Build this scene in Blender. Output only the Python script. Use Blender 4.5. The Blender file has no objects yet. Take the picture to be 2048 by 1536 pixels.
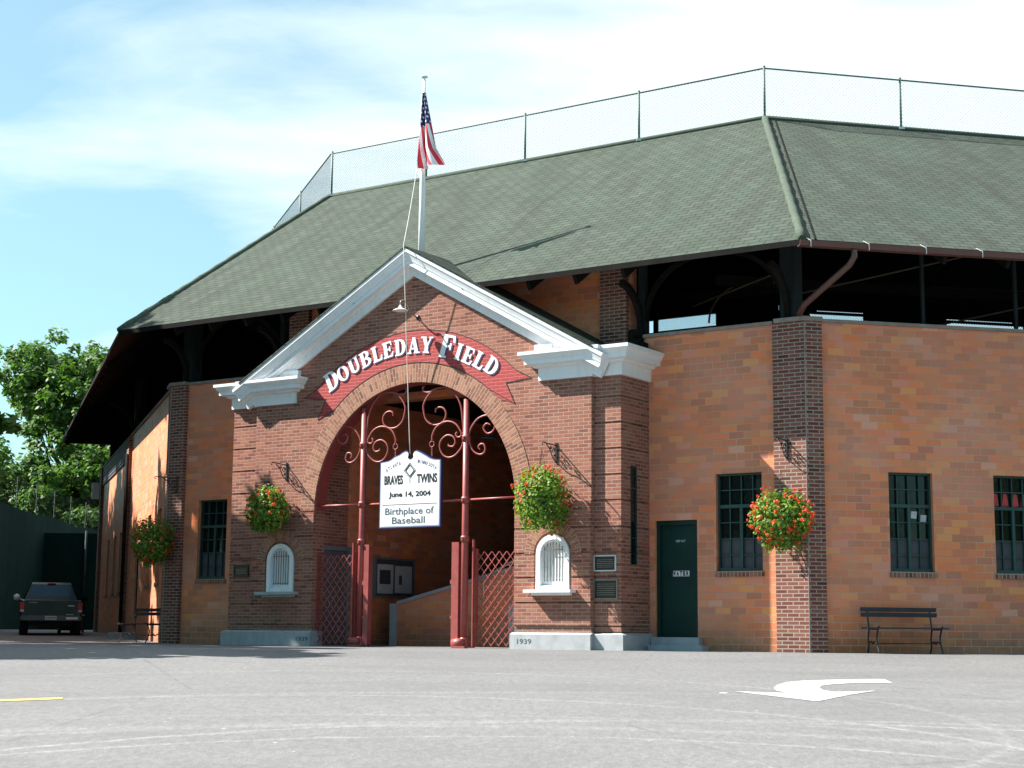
import bpy, math, random
from math import sin, cos, pi, radians, sqrt, atan2, floor
from mathutils import Vector, Matrix
S = bpy.context.scene
COL = S.collection
random.seed(7)

# ------------------------------------------------------------------ camera, sky, sun, exposure
CAMH = 0.297
TH, ROLL = 0.1504104, 0.0083407
cam_d = bpy.data.cameras.new('camera'); cam = bpy.data.objects.new('camera', cam_d); COL.objects.link(cam)
cam_d.sensor_width = 36; cam_d.lens = 57.695; cam_d.clip_start = 0.1; cam_d.clip_end = 3000
cam.matrix_world = Matrix.Translation((0, 0, CAMH)) @ Matrix.Rotation(pi/2 + TH, 4, 'X') @ Matrix.Rotation(ROLL, 4, 'Z')
S.camera = cam
PHI, EL = radians(100), radians(44)
SUN = Vector((-sin(PHI)*cos(EL), -cos(PHI)*cos(EL), sin(EL)))
sl = bpy.data.lights.new('sun', 'SUN'); sl.energy = 5.0; sl.angle = radians(0.5); sl.color = (1.0, 0.945, 0.87)
so = bpy.data.objects.new('sun', sl); COL.objects.link(so); so.rotation_euler = (-SUN).to_track_quat('-Z', 'Y').to_euler()
S.view_settings.view_transform = 'Standard'; S.view_settings.look = 'None'
S.view_settings.exposure = 1.5; S.view_settings.gamma = 1; S.view_settings.use_curve_mapping = False
S.render.engine = 'CYCLES'
world = bpy.data.worlds.new("World"); S.world = world; world.use_nodes = True

class NT:
    """tiny node-tree helper"""
    def __init__(s, tree): s.t = tree; s.n = tree.nodes; s.l = tree.links
    def new(s, kind, **kw):
        n = s.n.new(kind)
        for k, v in kw.items():
            if k == 'inp':
                for a, b in v.items():
                    if hasattr(b, 'is_linked') or isinstance(b, bpy.types.NodeSocket): s.l.new(b, n.inputs[a])
                    else: n.inputs[a].default_value = b
            else: setattr(n, k, v)
        return n
    def math(s, op, a, b=None, c=None, clamp=False):
        n = s.n.new('ShaderNodeMath'); n.operation = op; n.use_clamp = clamp
        for i, v in enumerate((a, b, c)):
            if v is None: continue
            if isinstance(v, bpy.types.NodeSocket): s.l.new(v, n.inputs[i])
            else: n.inputs[i].default_value = v
        return n.outputs[0]
    def mix(s, f, a, b, mode='MIX'):
        n = s.n.new('ShaderNodeMix'); n.data_type = 'RGBA'; n.blend_type = mode
        for i, v in ((0, f), (6, a), (7, b)):
            if isinstance(v, bpy.types.NodeSocket): s.l.new(v, n.inputs[i])
            else: n.inputs[i].default_value = v if i == 0 else (*v[:3], 1)
        return n.outputs[2]
    def ramp(s, f, stops, interp='LINEAR'):
        n = s.n.new('ShaderNodeValToRGB'); n.color_ramp.interpolation = interp
        e = n.color_ramp.elements
        while len(e) < len(stops): e.new(0.5)
        for x, (p, c) in zip(e, stops): x.position = p; x.color = (*c[:3], 1) if not isinstance(c, float) else (c, c, c, 1)
        s.l.new(f, n.inputs[0]); return n.outputs[0]
    def noise(s, vec, scale, detail=3, rough=.55, dist=0):
        n = s.new('ShaderNodeTexNoise', inp={'Scale': scale, 'Detail': detail, 'Roughness': rough, 'Distortion': dist})
        if vec is not None: s.l.new(vec, n.inputs['Vector'])
        return n.outputs[0]
    def mapping(s, vec, scale=(1, 1, 1), loc=(0, 0, 0), rot=(0, 0, 0)):
        n = s.new('ShaderNodeMapping', inp={'Scale': scale, 'Location': loc, 'Rotation': rot}); s.l.new(vec, n.inputs[0]); return n.outputs[0]

def build_world():
    t = NT(world.node_tree); t.n.clear()
    out = t.new('ShaderNodeOutputWorld'); bg = t.new('ShaderNodeBackground'); t.l.new(bg.outputs[0], out.inputs[0])
    sky = t.new('ShaderNodeTexSky', sky_type='NISHITA'); sky.sun_disc = False; sky.sun_elevation = EL
    sky.sun_rotation = atan2(SUN.x, SUN.y); sky.air_density = 1.1; sky.dust_density = 0.6; sky.ozone_density = 2.2
    tc = t.new('ShaderNodeTexCoord').outputs['Generated']
    sx = t.new('ShaderNodeSeparateXYZ'); t.l.new(tc, sx.inputs[0])
    up = t.math('MAXIMUM', sx.outputs[2], 0.03)
    dn = t.math('ADD', up, 0.25)
    cx = t.math('DIVIDE', sx.outputs[0], dn); cy = t.math('DIVIDE', sx.outputs[1], dn)
    cv = t.new('ShaderNodeCombineXYZ'); t.l.new(cx, cv.inputs[0]); t.l.new(cy, cv.inputs[1])
    m = t.mapping(cv.outputs[0], scale=(1.15, 2.1, 1), loc=(2.35, 0.6, 0.0), rot=(0, 0, -.5))
    n1 = t.noise(m, 1.35, 7, .52, .35)
    n2 = t.noise(m, 5.0, 5, .6, .6)
    nn = t.math('ADD', n1, t.math('MULTIPLY', n2, .16))
    # more veil to the right and higher up
    bias = t.math('MULTIPLY_ADD', sx.outputs[0], 0.50, t.math('MULTIPLY', t.math('MAXIMUM', t.math('SUBTRACT', sx.outputs[2], .12), -.02), .95))
    nn = t.math('ADD', t.math('ADD', nn, bias), t.math('MULTIPLY', t.math('MINIMUM', sx.outputs[1], 0.0), 1.2))
    cl = t.ramp(nn, [(.60, 0.0), (.86, 1.0)])
    col = t.mix(1.0, sky.outputs[0], (0.78, 1.22, 1.12), 'MULTIPLY')
    cc = t.mix(t.math('MULTIPLY_ADD', cl, .74, t.math('MULTIPLY', t.math('GREATER_THAN', sx.outputs[1], 0.0), .25)), col, (7.0, 8.0, 8.3))
    t.l.new(cc, bg.inputs[0]); bg.inputs[1].default_value = 0.054
build_world()

# ------------------------------------------------------------------ materials
def new_mat(name):
    m = bpy.data.materials.new(name); m.use_nodes = True; t = NT(m.node_tree)
    b = t.n['Principled BSDF']; return m, t, b
def setb(t, b, **kw):
    for k, v in kw.items():
        k = {'base': 'Base Color', 'rough': 'Roughness', 'metal': 'Metallic', 'spec': 'Specular IOR Level', 'normal': 'Normal', 'coat': 'Coat Weight'}[k]
        if isinstance(v, bpy.types.NodeSocket): t.l.new(v, b.inputs[k])
        elif k == 'Base Color': b.inputs[k].default_value = (*v, 1)
        else: b.inputs[k].default_value = v
def bump(t, h, strength, dist=.01):
    n = t.new('ShaderNodeBump', inp={'Strength': strength, 'Distance': dist, 'Height': h}); return n.outputs[0]
def paint(name, c, rough=.5, metal=0., var=.18, scale=6., dirt=None, bmp=.15, spec=.5, coat=0.):
    m, t, b = new_mat(name); tc = t.new('ShaderNodeTexCoord').outputs['Object']
    n = t.noise(tc, scale, 6, .6)
    base = t.mix(t.ramp(n, [(.35, 0.0), (.7, 1.0)]), c, [x*(1-var) for x in c])
    if dirt:
        n2 = t.noise(t.mapping(tc, scale=(3, 3, .5)), 3, 6, .7); base = t.mix(t.ramp(n2, [(.52, 0.0), (.75, .7)]), base, dirt)
    setb(t, b, base=base, rough=rough, metal=metal, spec=spec, coat=coat)
    if bmp: setb(t, b, normal=bump(t, t.noise(tc, 40, 4), bmp, .004))
    return m
def masonry(name, bw, rh, mortar, stops, mcol, rough=.9, smooth=.3, hue_noise=None, bstr=.5, off=.5, mfade=None, rot=0, overpaint=None, stain=None, shift=(0, 0, 0)):
    m, t, b = new_mat(name); uv = t.new('ShaderNodeTexCoord').outputs['UV']
    uv2 = t.mapping(uv, loc=shift, rot=(0, 0, rot))
    # slight waviness of courses
    wob = t.noise(uv, 1.7, 3)
    wv = t.new('ShaderNodeVectorMath', operation='MULTIPLY_ADD'); t.l.new(t.new('ShaderNodeCombineXYZ', inp={0: wob, 1: wob}).outputs[0], wv.inputs[0])
    wv.inputs[1].default_value = (.012, .008, 0); t.l.new(uv2, wv.inputs[2])
    br = t.new('ShaderNodeTexBrick', offset=off, inp={'Vector': wv.outputs[0], 'Color1': (0, 0, 0, 1), 'Color2': (1, 1, 1, 1), 'Mortar': (.5, .5, .5, 1), 'Scale': 1, 'Mortar Size': mortar, 'Mortar Smooth': smooth, 'Bias': 0, 'Brick Width': bw, 'Row Height': rh})
    c = t.ramp(br.outputs[0], stops, 'CONSTANT')
    fine = t.noise(uv, 55, 5, .7)
    c = t.mix(t.math('MULTIPLY', fine, .35), c, t.mix(1, c, (.62, .58, .55), 'MULTIPLY'))
    big = t.noise(t.mapping(uv, scale=(.6, 1, 1)), .8, 5, .6)
    if hue_noise: c = t.mix(t.ramp(big, [(.42, 0.0), (.66, .6)]), c, hue_noise)
    if stain:
        sy = t.new('ShaderNodeSeparateXYZ'); t.l.new(uv, sy.inputs[0])
        lowm = t.math('SUBTRACT', 1.0, t.math('DIVIDE', t.math('SUBTRACT', sy.outputs[1], .12), .55), clamp=True)
        c = t.mix(t.math('MULTIPLY', lowm, t.math('MULTIPLY', t.noise(uv, 5, 5, .65), 1.1)), c, stain)
    mo = mcol
    if mfade is not None:
        mo = t.mix(t.ramp(t.noise(uv, .9, 4), [(.42, 0.0), (.6, 1.0)]), mcol, mfade)
    c = t.mix(br.outputs[1], c, mo)
    if overpaint:
        c = t.mix(.93, c, t.mix(br.outputs[1], overpaint, [x*1.25+.02 for x in overpaint]))
        c = t.mix(t.ramp(t.noise(uv, 30, 5, .75), [(.62, 0.0), (.74, .5)]), c, (.5, .3, .27))
    h = t.math('SUBTRACT', t.math('MULTIPLY', fine, .25), br.outputs[1])
    setb(t, b, base=c, rough=rough, spec=.25, normal=bump(t, h, bstr, .012))
    return m
BR = [(0, (0.207, 0.073, 0.054)), (0.14, (0.276, 0.103, 0.071)), (0.34, (0.319, 0.129, 0.088)), (0.52, (0.25, 0.09, 0.065)), (0.68, (0.363, 0.153, 0.105)), (0.84, (0.293, 0.129, 0.096)), (0.95, (0.138, 0.059, 0.048))]
M = {}
M['brick'] = masonry('red brick', .215, .0675, .0085, BR, (.36, .25, .19), hue_noise=(.29, .13, .10), mfade=(.34, .20, .15), stain=(.12, .12, .09))
M['brick_dark'] = masonry('pilaster brick', .215, .0675, .010, [(p, (c[0]*.70, c[1]*.68, c[2]*.72)) for p, c in BR], (.35, .29, .24), bstr=.6)
M['ring'] = masonry('arch brick', .19, .068, .008, [(0, (.27, .115, .08)), (.3, (.37, .175, .11)), (.55, (.30, .135, .09)), (.75, (.40, .20, .135)), (.93, (.20, .085, .065))], (.38, .27, .20))
BL = [(0, (0.804, 0.239, 0.093)), (0.12, (0.664, 0.222, 0.106)), (0.24, (0.861, 0.272, 0.111)), (0.38, (0.73, 0.228, 0.12)), (0.5, (0.599, 0.213, 0.111)), (0.6, (0.861, 0.247, 0.103)), (0.7, (0.711, 0.264, 0.124)), (0.8, (0.804, 0.286, 0.18)), (0.88, (0.866, 0.329, 0.12)), (0.94, (0.58, 0.203, 0.124)), (0.98, (0.804, 0.373, 0.246))]
M['block'] = masonry('orange tile block', .305, .130, .0065, BL, (.56, .38, .26), rough=.5, hue_noise=(.62, .30, .22), mfade=(.50, .27, .17), stain=(.20, .12, .07), bstr=.35)
M['banner'] = masonry('painted banner brick', .215, .0675, .0085, BR, (.42, .33, .27), overpaint=(.36, .05, .05), rough=.6)
M['sill'] = masonry('sill brick', .075, .2, .01, BR, (.35, .28, .22), off=0)
def shingles():
    m, t, b = new_mat('green asphalt shingles'); uv = t.new('ShaderNodeTexCoord').outputs['UV']
    br = t.new('ShaderNodeTexBrick', offset=.5, inp={'Vector': uv, 'Color1': (0, 0, 0, 1), 'Color2': (1, 1, 1, 1), 'Mortar': (0, 0, 0, 1), 'Scale': 1, 'Mortar Size': .014, 'Mortar Smooth': .25, 'Bias': 0, 'Brick Width': .30, 'Row Height': .165})
    c = t.ramp(br.outputs[0], [(0, (.054, .072, .056)), (.5, (.063, .083, .065)), (1, (.076, .097, .076))])
    sxyz = t.new('ShaderNodeSeparateXYZ'); t.l.new(uv, sxyz.inputs[0])
    st = t.noise(t.mapping(uv, scale=(1.5, .22, 1)), 1.5, 6, .62, .4)     # weather streaks down the slope
    c = t.mix(t.ramp(st, [(.42, 0.0), (.68, .62)]), c, (.038, .040, .034))
    st2 = t.noise(t.mapping(uv, scale=(1., .5, 1), loc=(7, 3, 0)), .8, 5, .6)
    c = t.mix(t.ramp(st2, [(.5, 0.0), (.68, .5)]), c, (.058, .092, .066))
    fr = t.math('FRACT', t.math('DIVIDE', sxyz.outputs[1], .165))          # each course a wedge: thick butt casts a line
    c = t.mix(t.math('MULTIPLY', br.outputs[1], .8), c, (.018, .022, .018))
    gr = t.noise(uv, 160, 2); c = t.mix(t.math('MULTIPLY', gr, .35), c, t.mix(1, c, (.5, .5, .5), 'MULTIPLY'))
    h = t.math('ADD', t.math('SUBTRACT', 1.0, fr), t.math('MULTIPLY', gr, .15))
    setb(t, b, base=c, rough=.95, spec=.2, normal=bump(t, h, .9, .03))
    return m
M['shingle'] = shingles()
M['hip'] = paint('hip cap shingle', (.066, .092, .066), .95, var=.35, scale=9)
M['white'] = paint('white trim paint', (.80, .82, .84), .5, var=.05, scale=3, dirt=(.62, .62, .60), bmp=.05)
M['conc'] = paint('painted concrete', (.40, .42, .44), .85, var=.2, scale=5, dirt=(.28, .28, .27), bmp=.5)
M['cap'] = paint('coping stone', (.30, .26, .23), .85, var=.3, bmp=.4)
M['green'] = paint('dark green paint', (.005, .038, .030), .5, var=.3, scale=2, bmp=.08, spec=.25)
M['screen'] = paint('dark green windscreen cloth', (.004, .022, .019), .95, var=.3, scale=2, spec=.08, bmp=.3)
M['gframe'] = paint('green window frame', (.014, .064, .052), .5, var=.3)
M['red'] = paint('red iron paint', (.33, .072, .065), .45, var=.25, scale=9, dirt=(.20, .05, .045))
M['iron'] = paint('black wrought iron', (.018, .018, .02), .45, var=.3)
M['brown'] = paint('brown gutter enamel', (.11, .048, .040), .4, var=.15)
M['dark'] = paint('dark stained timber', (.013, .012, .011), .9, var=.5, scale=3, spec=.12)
M['interior_shade'] = paint('boards in shade colour', (.010, .012, .012), .9, var=.4, scale=2, spec=.1)  # interior shade put into a near-black base colour
M['rust'] = paint('old rod steel', (.10, .075, .05), .7, var=.3)
M['steelg'] = paint('grey green steel', (.018, .026, .028), .7, var=.3, spec=.2)
M['chain'] = paint('green chain link', (.10, .16, .14), .6, var=.2, bmp=0)
M['galv'] = paint('galvanised strap', (.65, .66, .66), .4, metal=.4)
M['doorg'] = paint('grey purple door', (.13, .12, .14), .6, var=.2, scale=2)
M['jamb'] = paint('grey door frame', (.17, .20, .23), .6)
M['wood'] = paint('weathered bench wood', (.045, .048, .058), .7, var=.4, scale=(8))
M['signw'] = paint('sign white', (.82, .83, .83), .35, var=.03, bmp=0)
M['navy'] = paint('navy blue edge', (.03, .035, .12), .4, bmp=0)
M['ltblue'] = paint('pale blue bevel', (.42, .50, .68), .4, bmp=0)
M['ink'] = paint('black lettering', (.012, .014, .02), .5, bmp=0)
M['ink2'] = paint('blue grey lettering', (.07, .11, .15), .5, bmp=0)
M['letterw'] = paint('white lettering', (.80, .80, .82), .6, var=.1, scale=20, bmp=.2)
M['letterb'] = paint('blue letter shadow', (.05, .06, .16), .6, bmp=.2)
M['bronze'] = paint('dark bronze plaque', (.035, .03, .026), .45, metal=.3)
M['bronze2'] = paint('worn bronze rim', (.28, .24, .19), .45, metal=.5)
M['rope'] = paint('white rope', (.70, .68, .62), .8, bmp=0)
M['pole'] = paint('white pole paint', (.80, .80, .80), .35, var=.05)
def worn(name, col):
    m, t, b = new_mat(name); tc = t.new('ShaderNodeTexCoord').outputs['Object']
    a = t.noise(tc, 60, 5, .8); w = t.noise(tc, 3.5, 5, .65)
    k = t.ramp(t.math('ADD', a, t.math('MULTIPLY', w, .55)), [(.74, 0.0), (.88, .85)])
    c = t.mix(k, t.mix(t.noise(tc, 9, 4), col, [x*.82 for x in col]), (.17, .17, .175)); setb(t, b, base=c, rough=.9, normal=bump(t, a, .5, .005)); return m
M['road'] = worn('worn white road paint', (.60, .60, .59)); M['yellow'] = worn('worn yellow road paint', (.55, .40, .06))
M['floor'] = paint('concrete floor', (.24, .235, .23), .9, var=.3)
M['paper'] = paint('white paper', (.6, .62, .64), .7, bmp=0)
M['redthing'] = paint('red plastic', (.5, .03, .03), .4, bmp=0)
M['greyboard'] = paint('grey panel behind glass', (.07, .07, .085), .7)
def glass_mat():
    m, t, b = new_mat('dark window glass'); setb(t, b, base=(.006, .008, .009), rough=.08, spec=.35)
    tc = t.new('ShaderNodeTexCoord').outputs['Object']; setb(t, b, normal=bump(t, t.noise(tc, 3.5, 2), .12, .02)); return m
M['glass'] = glass_mat()
def asphalt():
    m, t, b = new_mat('asphalt'); tc = t.new('ShaderNodeTexCoord').outputs['Object']
    big = t.noise(tc, .22, 6, .6); mid = t.noise(tc, 2.2, 6, .65); fine = t.noise(tc, 70, 3, .8)
    c = t.ramp(big, [(.3, (.188, .186, .188)), (.7, (.232, .230, .231))])
    c = t.mix(t.ramp(mid, [(.35, .0), (.75, .45)]), c, (.27, .268, .268))
    c = t.mix(t.ramp(fine, [(.33, .9), (.60, 0.0)]), c, (.075, .075, .078))
    pat = t.noise(t.mapping(tc, scale=(.5, 1.2, 1), loc=(4, 2, 0)), .35, 5, .6)
    c = t.mix(t.ramp(pat, [(.50, 0.0), (.56, .28)]), c, (.115, .115, .12))
    c = t.mix(t.ramp(t.noise(tc, 120, 2, .9), [(.64, 0.0), (.75, .75)]), c, (.40, .39, .385))
    sx = t.new('ShaderNodeSeparateXYZ'); t.l.new(tc, sx.inputs[0])
    wob = t.math('MULTIPLY', t.noise(tc, 1.2, 3), .25)
    marks = None   # scuffed arcs left by turning wheels
    for (cx, cy, R, w, s) in ((-1.7, 12.3, 5.95, .07, .55), (1.7, 8.6, 7.1, .08, .55), (0, 9.0, 5.25, .07, .5), (-1.9, 15.8, 6.3, .10, .3), (2.2, 3.5, 12.3, .13, .3), (-.7, 5.9, 9.2, .25, .28), (-.9, 7.2, 8.9, .08, .3), (1.2, 5.5, 13.4, .2, .25)):
        d = t.math('SQRT', t.math('ADD', t.math('POWER', t.math('SUBTRACT', sx.outputs[0], cx), 2.0), t.math('POWER', t.math('SUBTRACT', sx.outputs[1], cy), 2.0)))
        d = t.math('ABSOLUTE', t.math('SUBTRACT', t.math('ADD', d, wob), R+.12))
        s = s*.95; k = t.math('MULTIPLY', t.math('SUBTRACT', 1.0, t.math('DIVIDE', d, w), clamp=True), s)
        marks = k if marks is None else t.math('MAXIMUM', marks, k)
    marks = t.math('MULTIPLY', marks, t.ramp(t.noise(tc, .8, 4, .7), [(.3, .35), (.6, 1.0)]))
    c = t.mix(marks, c, (.36, .358, .355))
    # faint sealed cracks
    vo = t.new('ShaderNodeTexVoronoi', feature='DISTANCE_TO_EDGE', inp={'Scale': .16}); t.l.new(t.mapping(tc, loc=(3.3, 1, 0)), vo.inputs['Vector'])
    ck = t.math('SUBTRACT', 1.0, t.math('DIVIDE', t.math('ADD', vo.outputs[0], t.math('MULTIPLY', t.math('SUBTRACT', mid, .5), .02)), .0025), clamp=True)
    c = t.mix(t.math('MULTIPLY', ck, .5), c, (.10, .10, .10))
    vs = t.new('ShaderNodeTexVoronoi', inp={'Scale': 3.2}); t.l.new(tc, vs.inputs['Vector'])
    sc_ = t.new('ShaderNodeSeparateColor'); t.l.new(vs.outputs['Color'], sc_.inputs[0])
    chip = t.math('MULTIPLY', t.math('LESS_THAN', vs.outputs[0], t.math('MULTIPLY', sc_.outputs[0], .085)), t.math('GREATER_THAN', sc_.outputs[1], .55))
    c = t.mix(t.math('MULTIPLY', chip, .8), c, t.mix(sc_.outputs[2], (.55, .55, .53), (.07, .065, .05)))
    g2 = t.noise(t.mapping(tc, scale=(1, .35, 1)), 16, 4, .8); c = t.mix(t.ramp(g2, [(.40, .55), (.60, 0.0)]), c, (.105, .105, .11))
    # occasional oil / damp spots
    c = t.mix(t.ramp(t.noise(t.mapping(tc, loc=(9, 0, 0)), 1.1, 4, .6), [(.66, 0.0), (.76, .35)]), c, (.14, .14, .14))
    setb(t, b, base=c, rough=.93, spec=.25, normal=bump(t, fine, .6, .006)); return m
M['asphalt'] = asphalt()
def leaf_mat(name, c1, c2, trans=.35):
    m, t, b = new_mat(name); g = t.new('ShaderNodeNewGeometry')
    c = t.ramp(g.outputs['Random Per Island'], [(0, c1), (1, c2)]); setb(t, b, base=c, rough=.55, spec=.35)
    tr = t.new('ShaderNodeBsdfTranslucent'); t.l.new(t.mix(1, c, (1.3, 1.5, .6), 'MULTIPLY'), tr.inputs[0])
    mx = t.new('ShaderNodeMixShader', inp={0: trans}); t.l.new(b.outputs[0], mx.inputs[1]); t.l.new(tr.outputs[0], mx.inputs[2])
    t.l.new(mx.outputs[0], t.n['Material Output'].inputs[0]); return m
M['leaf'] = leaf_mat('tree leaves', (.035, .085, .018), (.105, .20, .04))
M['leaf2'] = leaf_mat('light tree leaves', (.07, .15, .02), (.18, .30, .05))
M['bleaf'] = leaf_mat('basket leaves', (.03, .11, .012), (.26, .38, .05), .35)
M['flower'] = leaf_mat('orange red petals', (.62, .035, .02), (.80, .16, .05), .25)
M['bark'] = paint('bark', (.07, .055, .042), .95, var=.5, bmp=.8)

# ------------------------------------------------------------------ frames
def rotz(o, a): return Matrix.Translation(o) @ Matrix.Rotation(a, 4, 'Z')
A1, A2, A3a = 0.586829, 0.220317, 0.318
B1 = Vector((4.6691, 28.791, 0)); D1 = Vector((-cos(A1), sin(A1), 0)); N1 = Vector((-sin(A1), -cos(A1), 0))
B2 = Vector((5.4249, 28.5332, 0)); D2 = Vector((cos(A2), sin(A2), 0)); N2 = Vector((sin(A2), -cos(A2), 0))
B3 = B1 + 14.8*D1; D3 = Vector((-sin(A3a), cos(A3a), 0)); N3 = Vector((-cos(A3a), -sin(A3a), 0))
F1 = rotz(B1, -A1); F2 = rotz(B2, A2); F3 = rotz(B3, -(pi/2 - A3a)); W = Matrix.Identity(4)
# in F1: X = -u, Y = -v, z ; in F2: X = u, Y = -v ; in F3: X = -u, Y = -v
def wp(F, x, y, z=0): return F @ Vector((x, y, z))
def gz(y):
    if y < 27: return -.045*(27-y) if y > -60 else -.045*87
    if y > 38: return .012*(min(y, 60)-38)
    return 0.0

# ------------------------------------------------------------------ mesh builder
class MB:
    def __init__(s): s.v = []; s.f = []; s.uv = []; s.sm = []
    def face(s, pts, uv=None, smooth=False):
        pts = [Vector(p) for p in pts]; i0 = len(s.v); s.v += [tuple(p) for p in pts]; s.f.append(tuple(range(i0, i0+len(pts))))
        if uv is None:
            n = Vector((0, 0, 0))
            for i in range(len(pts)): n += pts[i].cross(pts[(i+1) % len(pts)])
            ax, ay, az = abs(n.x), abs(n.y), abs(n.z)
            if ay >= ax and ay >= az: uv = [(p.x, p.z) for p in pts]
            elif ax >= az: uv = [(p.y+.11, p.z) for p in pts]
            else: uv = [(p.x, p.y) for p in pts]
        s.uv.append(uv); s.sm.append(smooth)
    def box(s, x0, x1, y0, y1, z0, z1):
        if x0 > x1: x0, x1 = x1, x0
        if y0 > y1: y0, y1 = y1, y0
        if z0 > z1: z0, z1 = z1, z0
        s.face([(x0,y0,z0),(x1,y0,z0),(x1,y0,z1),(x0,y0,z1)]); s.face([(x1,y1,z0),(x0,y1,z0),(x0,y1,z1),(x1,y1,z1)])
        s.face([(x0,y1,z0),(x0,y0,z0),(x0,y0,z1),(x0,y1,z1)]); s.face([(x1,y0,z0),(x1,y1,z0),(x1,y1,z1),(x1,y0,z1)])
        s.face([(x0,y0,z1),(x1,y0,z1),(x1,y1,z1),(x0,y1,z1)]); s.face([(x0,y1,z0),(x1,y1,z0),(x1,y0,z0),(x0,y0,z0)])
    def obox(s, c, ax, ay, az):
        """box by centre and three half-axis vectors"""
        c = Vector(c); ax, ay, az = Vector(ax), Vector(ay), Vector(az)
        def q(a, b, d): return c + a*ax + b*ay + d*az
        for fc in (((-1,-1,-1),(1,-1,-1),(1,-1,1),(-1,-1,1)), ((1,1,-1),(-1,1,-1),(-1,1,1),(1,1,1)), ((-1,1,-1),(-1,-1,-1),(-1,-1,1),(-1,1,1)), ((1,-1,-1),(1,1,-1),(1,1,1),(1,-1,1)), ((-1,-1,1),(1,-1,1),(1,1,1),(-1,1,1)), ((-1,1,-1),(1,1,-1),(1,-1,-1),(-1,-1,-1))):
            s.face([q(*k) for k in fc])
    def bar(s, a, b, w, h=None):
        a, b = Vector(a), Vector(b); h = h or w; d = (b-a)
        if d.length < 1e-6: return
        dn = d.normalized(); r = Vector((0, 0, 1)) if abs(dn.z) < .9 else Vector((0, 1, 0))
        x = dn.cross(r).normalized(); y = x.cross(dn)
        s.obox((a+b)/2, x*w/2, d/2, y*h/2)
    def tube(s, pts, r, n=8, cap=True, r_end=None):
        pts = [Vector(p) for p in pts]; N = len(pts); rs = r if isinstance(r, (list, tuple)) else [r + ((r_end - r)*i/(N-1) if r_end is not None else 0) for i in range(N)]
        i0 = len(s.v); prev = None
        for i, p in enumerate(pts):
            d = (pts[min(i+1, N-1)] - pts[max(i-1, 0)]).normalized()
            if prev is None: ref = Vector((0, 0, 1)) if abs(d.z) < .9 else Vector((1, 0, 0)); x = d.cross(ref).normalized()
            else: x = (prev - d*prev.dot(d)).normalized()
            y = d.cross(x); prev = x
            for k in range(n):
                a = 2*pi*k/n; s.v.append(tuple(p + (x*cos(a) + y*sin(a))*rs[i]))
        for i in range(N-1):
            for k in range(n):
                a, b = i0+i*n+k, i0+i*n+(k+1) % n; s.f.append((a, b, b+n, a+n)); s.uv.append([(k/n, i), ((k+1)/n, i), ((k+1)/n, i+1), (k/n, i+1)]); s.sm.append(n > 4)
        if cap:
            s.f.append(tuple(i0+k for k in reversed(range(n)))); s.uv.append([(0, 0)]*n); s.sm.append(False)
            s.f.append(tuple(i0+(N-1)*n+k for k in range(n))); s.uv.append([(0, 0)]*n); s.sm.append(False)
    def lathe(s, c, prof, n=16, axis='z'):
        c = Vector(c); i0 = len(s.v)
        for r, z in prof:
            for k in range(n):
                a = 2*pi*k/n
                o = Vector((r*cos(a), r*sin(a), z)) if axis == 'z' else (Vector((r*cos(a), z, r*sin(a))) if axis == 'y' else Vector((z, r*cos(a), r*sin(a))))
                s.v.append(tuple(c+o))
        for i in range(len(prof)-1):
            for k in range(n):
                a, b = i0+i*n+k, i0+i*n+(k+1) % n; s.f.append((a, b, b+n, a+n)); s.uv.append([(0, 0), (1, 0), (1, 1), (0, 1)]); s.sm.append(True)
    def sweep(s, path, prof, fn, closed=False):
        """path: 2D points; prof: (a,b); a = offset to the left-hand normal of the path (mitred); fn(p2d, b) -> 3D"""
        N = len(path); rows = []
        for i in range(N):
            p = Vector(path[i])
            def nrm(a, b): d = (Vector(b)-Vector(a)).normalized(); return Vector((-d.y, d.x))
            if i == 0: m = nrm(path[0], path[1]); k = 1
            elif i == N-1: m = nrm(path[-2], path[-1]); k = 1
            else:
                n0, n1 = nrm(path[i-1], path[i]), nrm(path[i], path[i+1]); m = (n0+n1).normalized(); k = 1/max(.2, m.dot(n0))
            rows.append([Vector(fn(p + m*k*a, b)) for a, b in prof])
        P = len(prof)
        for i in range(N-1):
            for j in range(P-1): s.face([rows[i][j], rows[i+1][j], rows[i+1][j+1], rows[i][j+1]])
        s.face(rows[0]); s.face(list(reversed(rows[-1])))
    def prism(s, poly, fn, b0, b1):
        """poly: 2D outline (convex or gently concave), extruded b0..b1"""
        f0 = [fn(p, b0) for p in poly]; f1 = [fn(p, b1) for p in poly]
        s.face(f0); s.face(list(reversed(f1)))
        for i in range(len(poly)):
            j = (i+1) % len(poly); s.face([f0[i], f1[i], f1[j], f0[j]])

ROOTM = {}
def link_mesh(name, mb, mat, M_world, parent=None, mats=None):
    me = bpy.data.meshes.new(name); me.from_pydata(mb.v, [], mb.f)
    uvl = me.uv_layers.new(name='UVMap'); flat = []
    for u in mb.uv:
        for a in u: flat += [a[0], a[1]]
    uvl.data.foreach_set('uv', flat)
    me.polygons.foreach_set('use_smooth', mb.sm)
    me.materials.append(M[mat] if isinstance(mat, str) else mat)
    me.update()
    o = bpy.data.objects.new(name, me); COL.objects.link(o)
    place(o, M_world, parent); return o
def place(o, Mw, parent=None):
    if parent is not None:
        o.parent = parent; o.matrix_basis = ROOTM[parent.name].inverted() @ Mw
    else: o.matrix_basis = Mw
    ROOTM[o.name] = Mw.copy()
def thing(name, label, cat, Mw, group=None, kind=None):
    o = bpy.data.objects.new(name, None); COL.objects.link(o); o.empty_display_size = .2; place(o, Mw)
    return tag(o, label, cat, group, kind)
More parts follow.
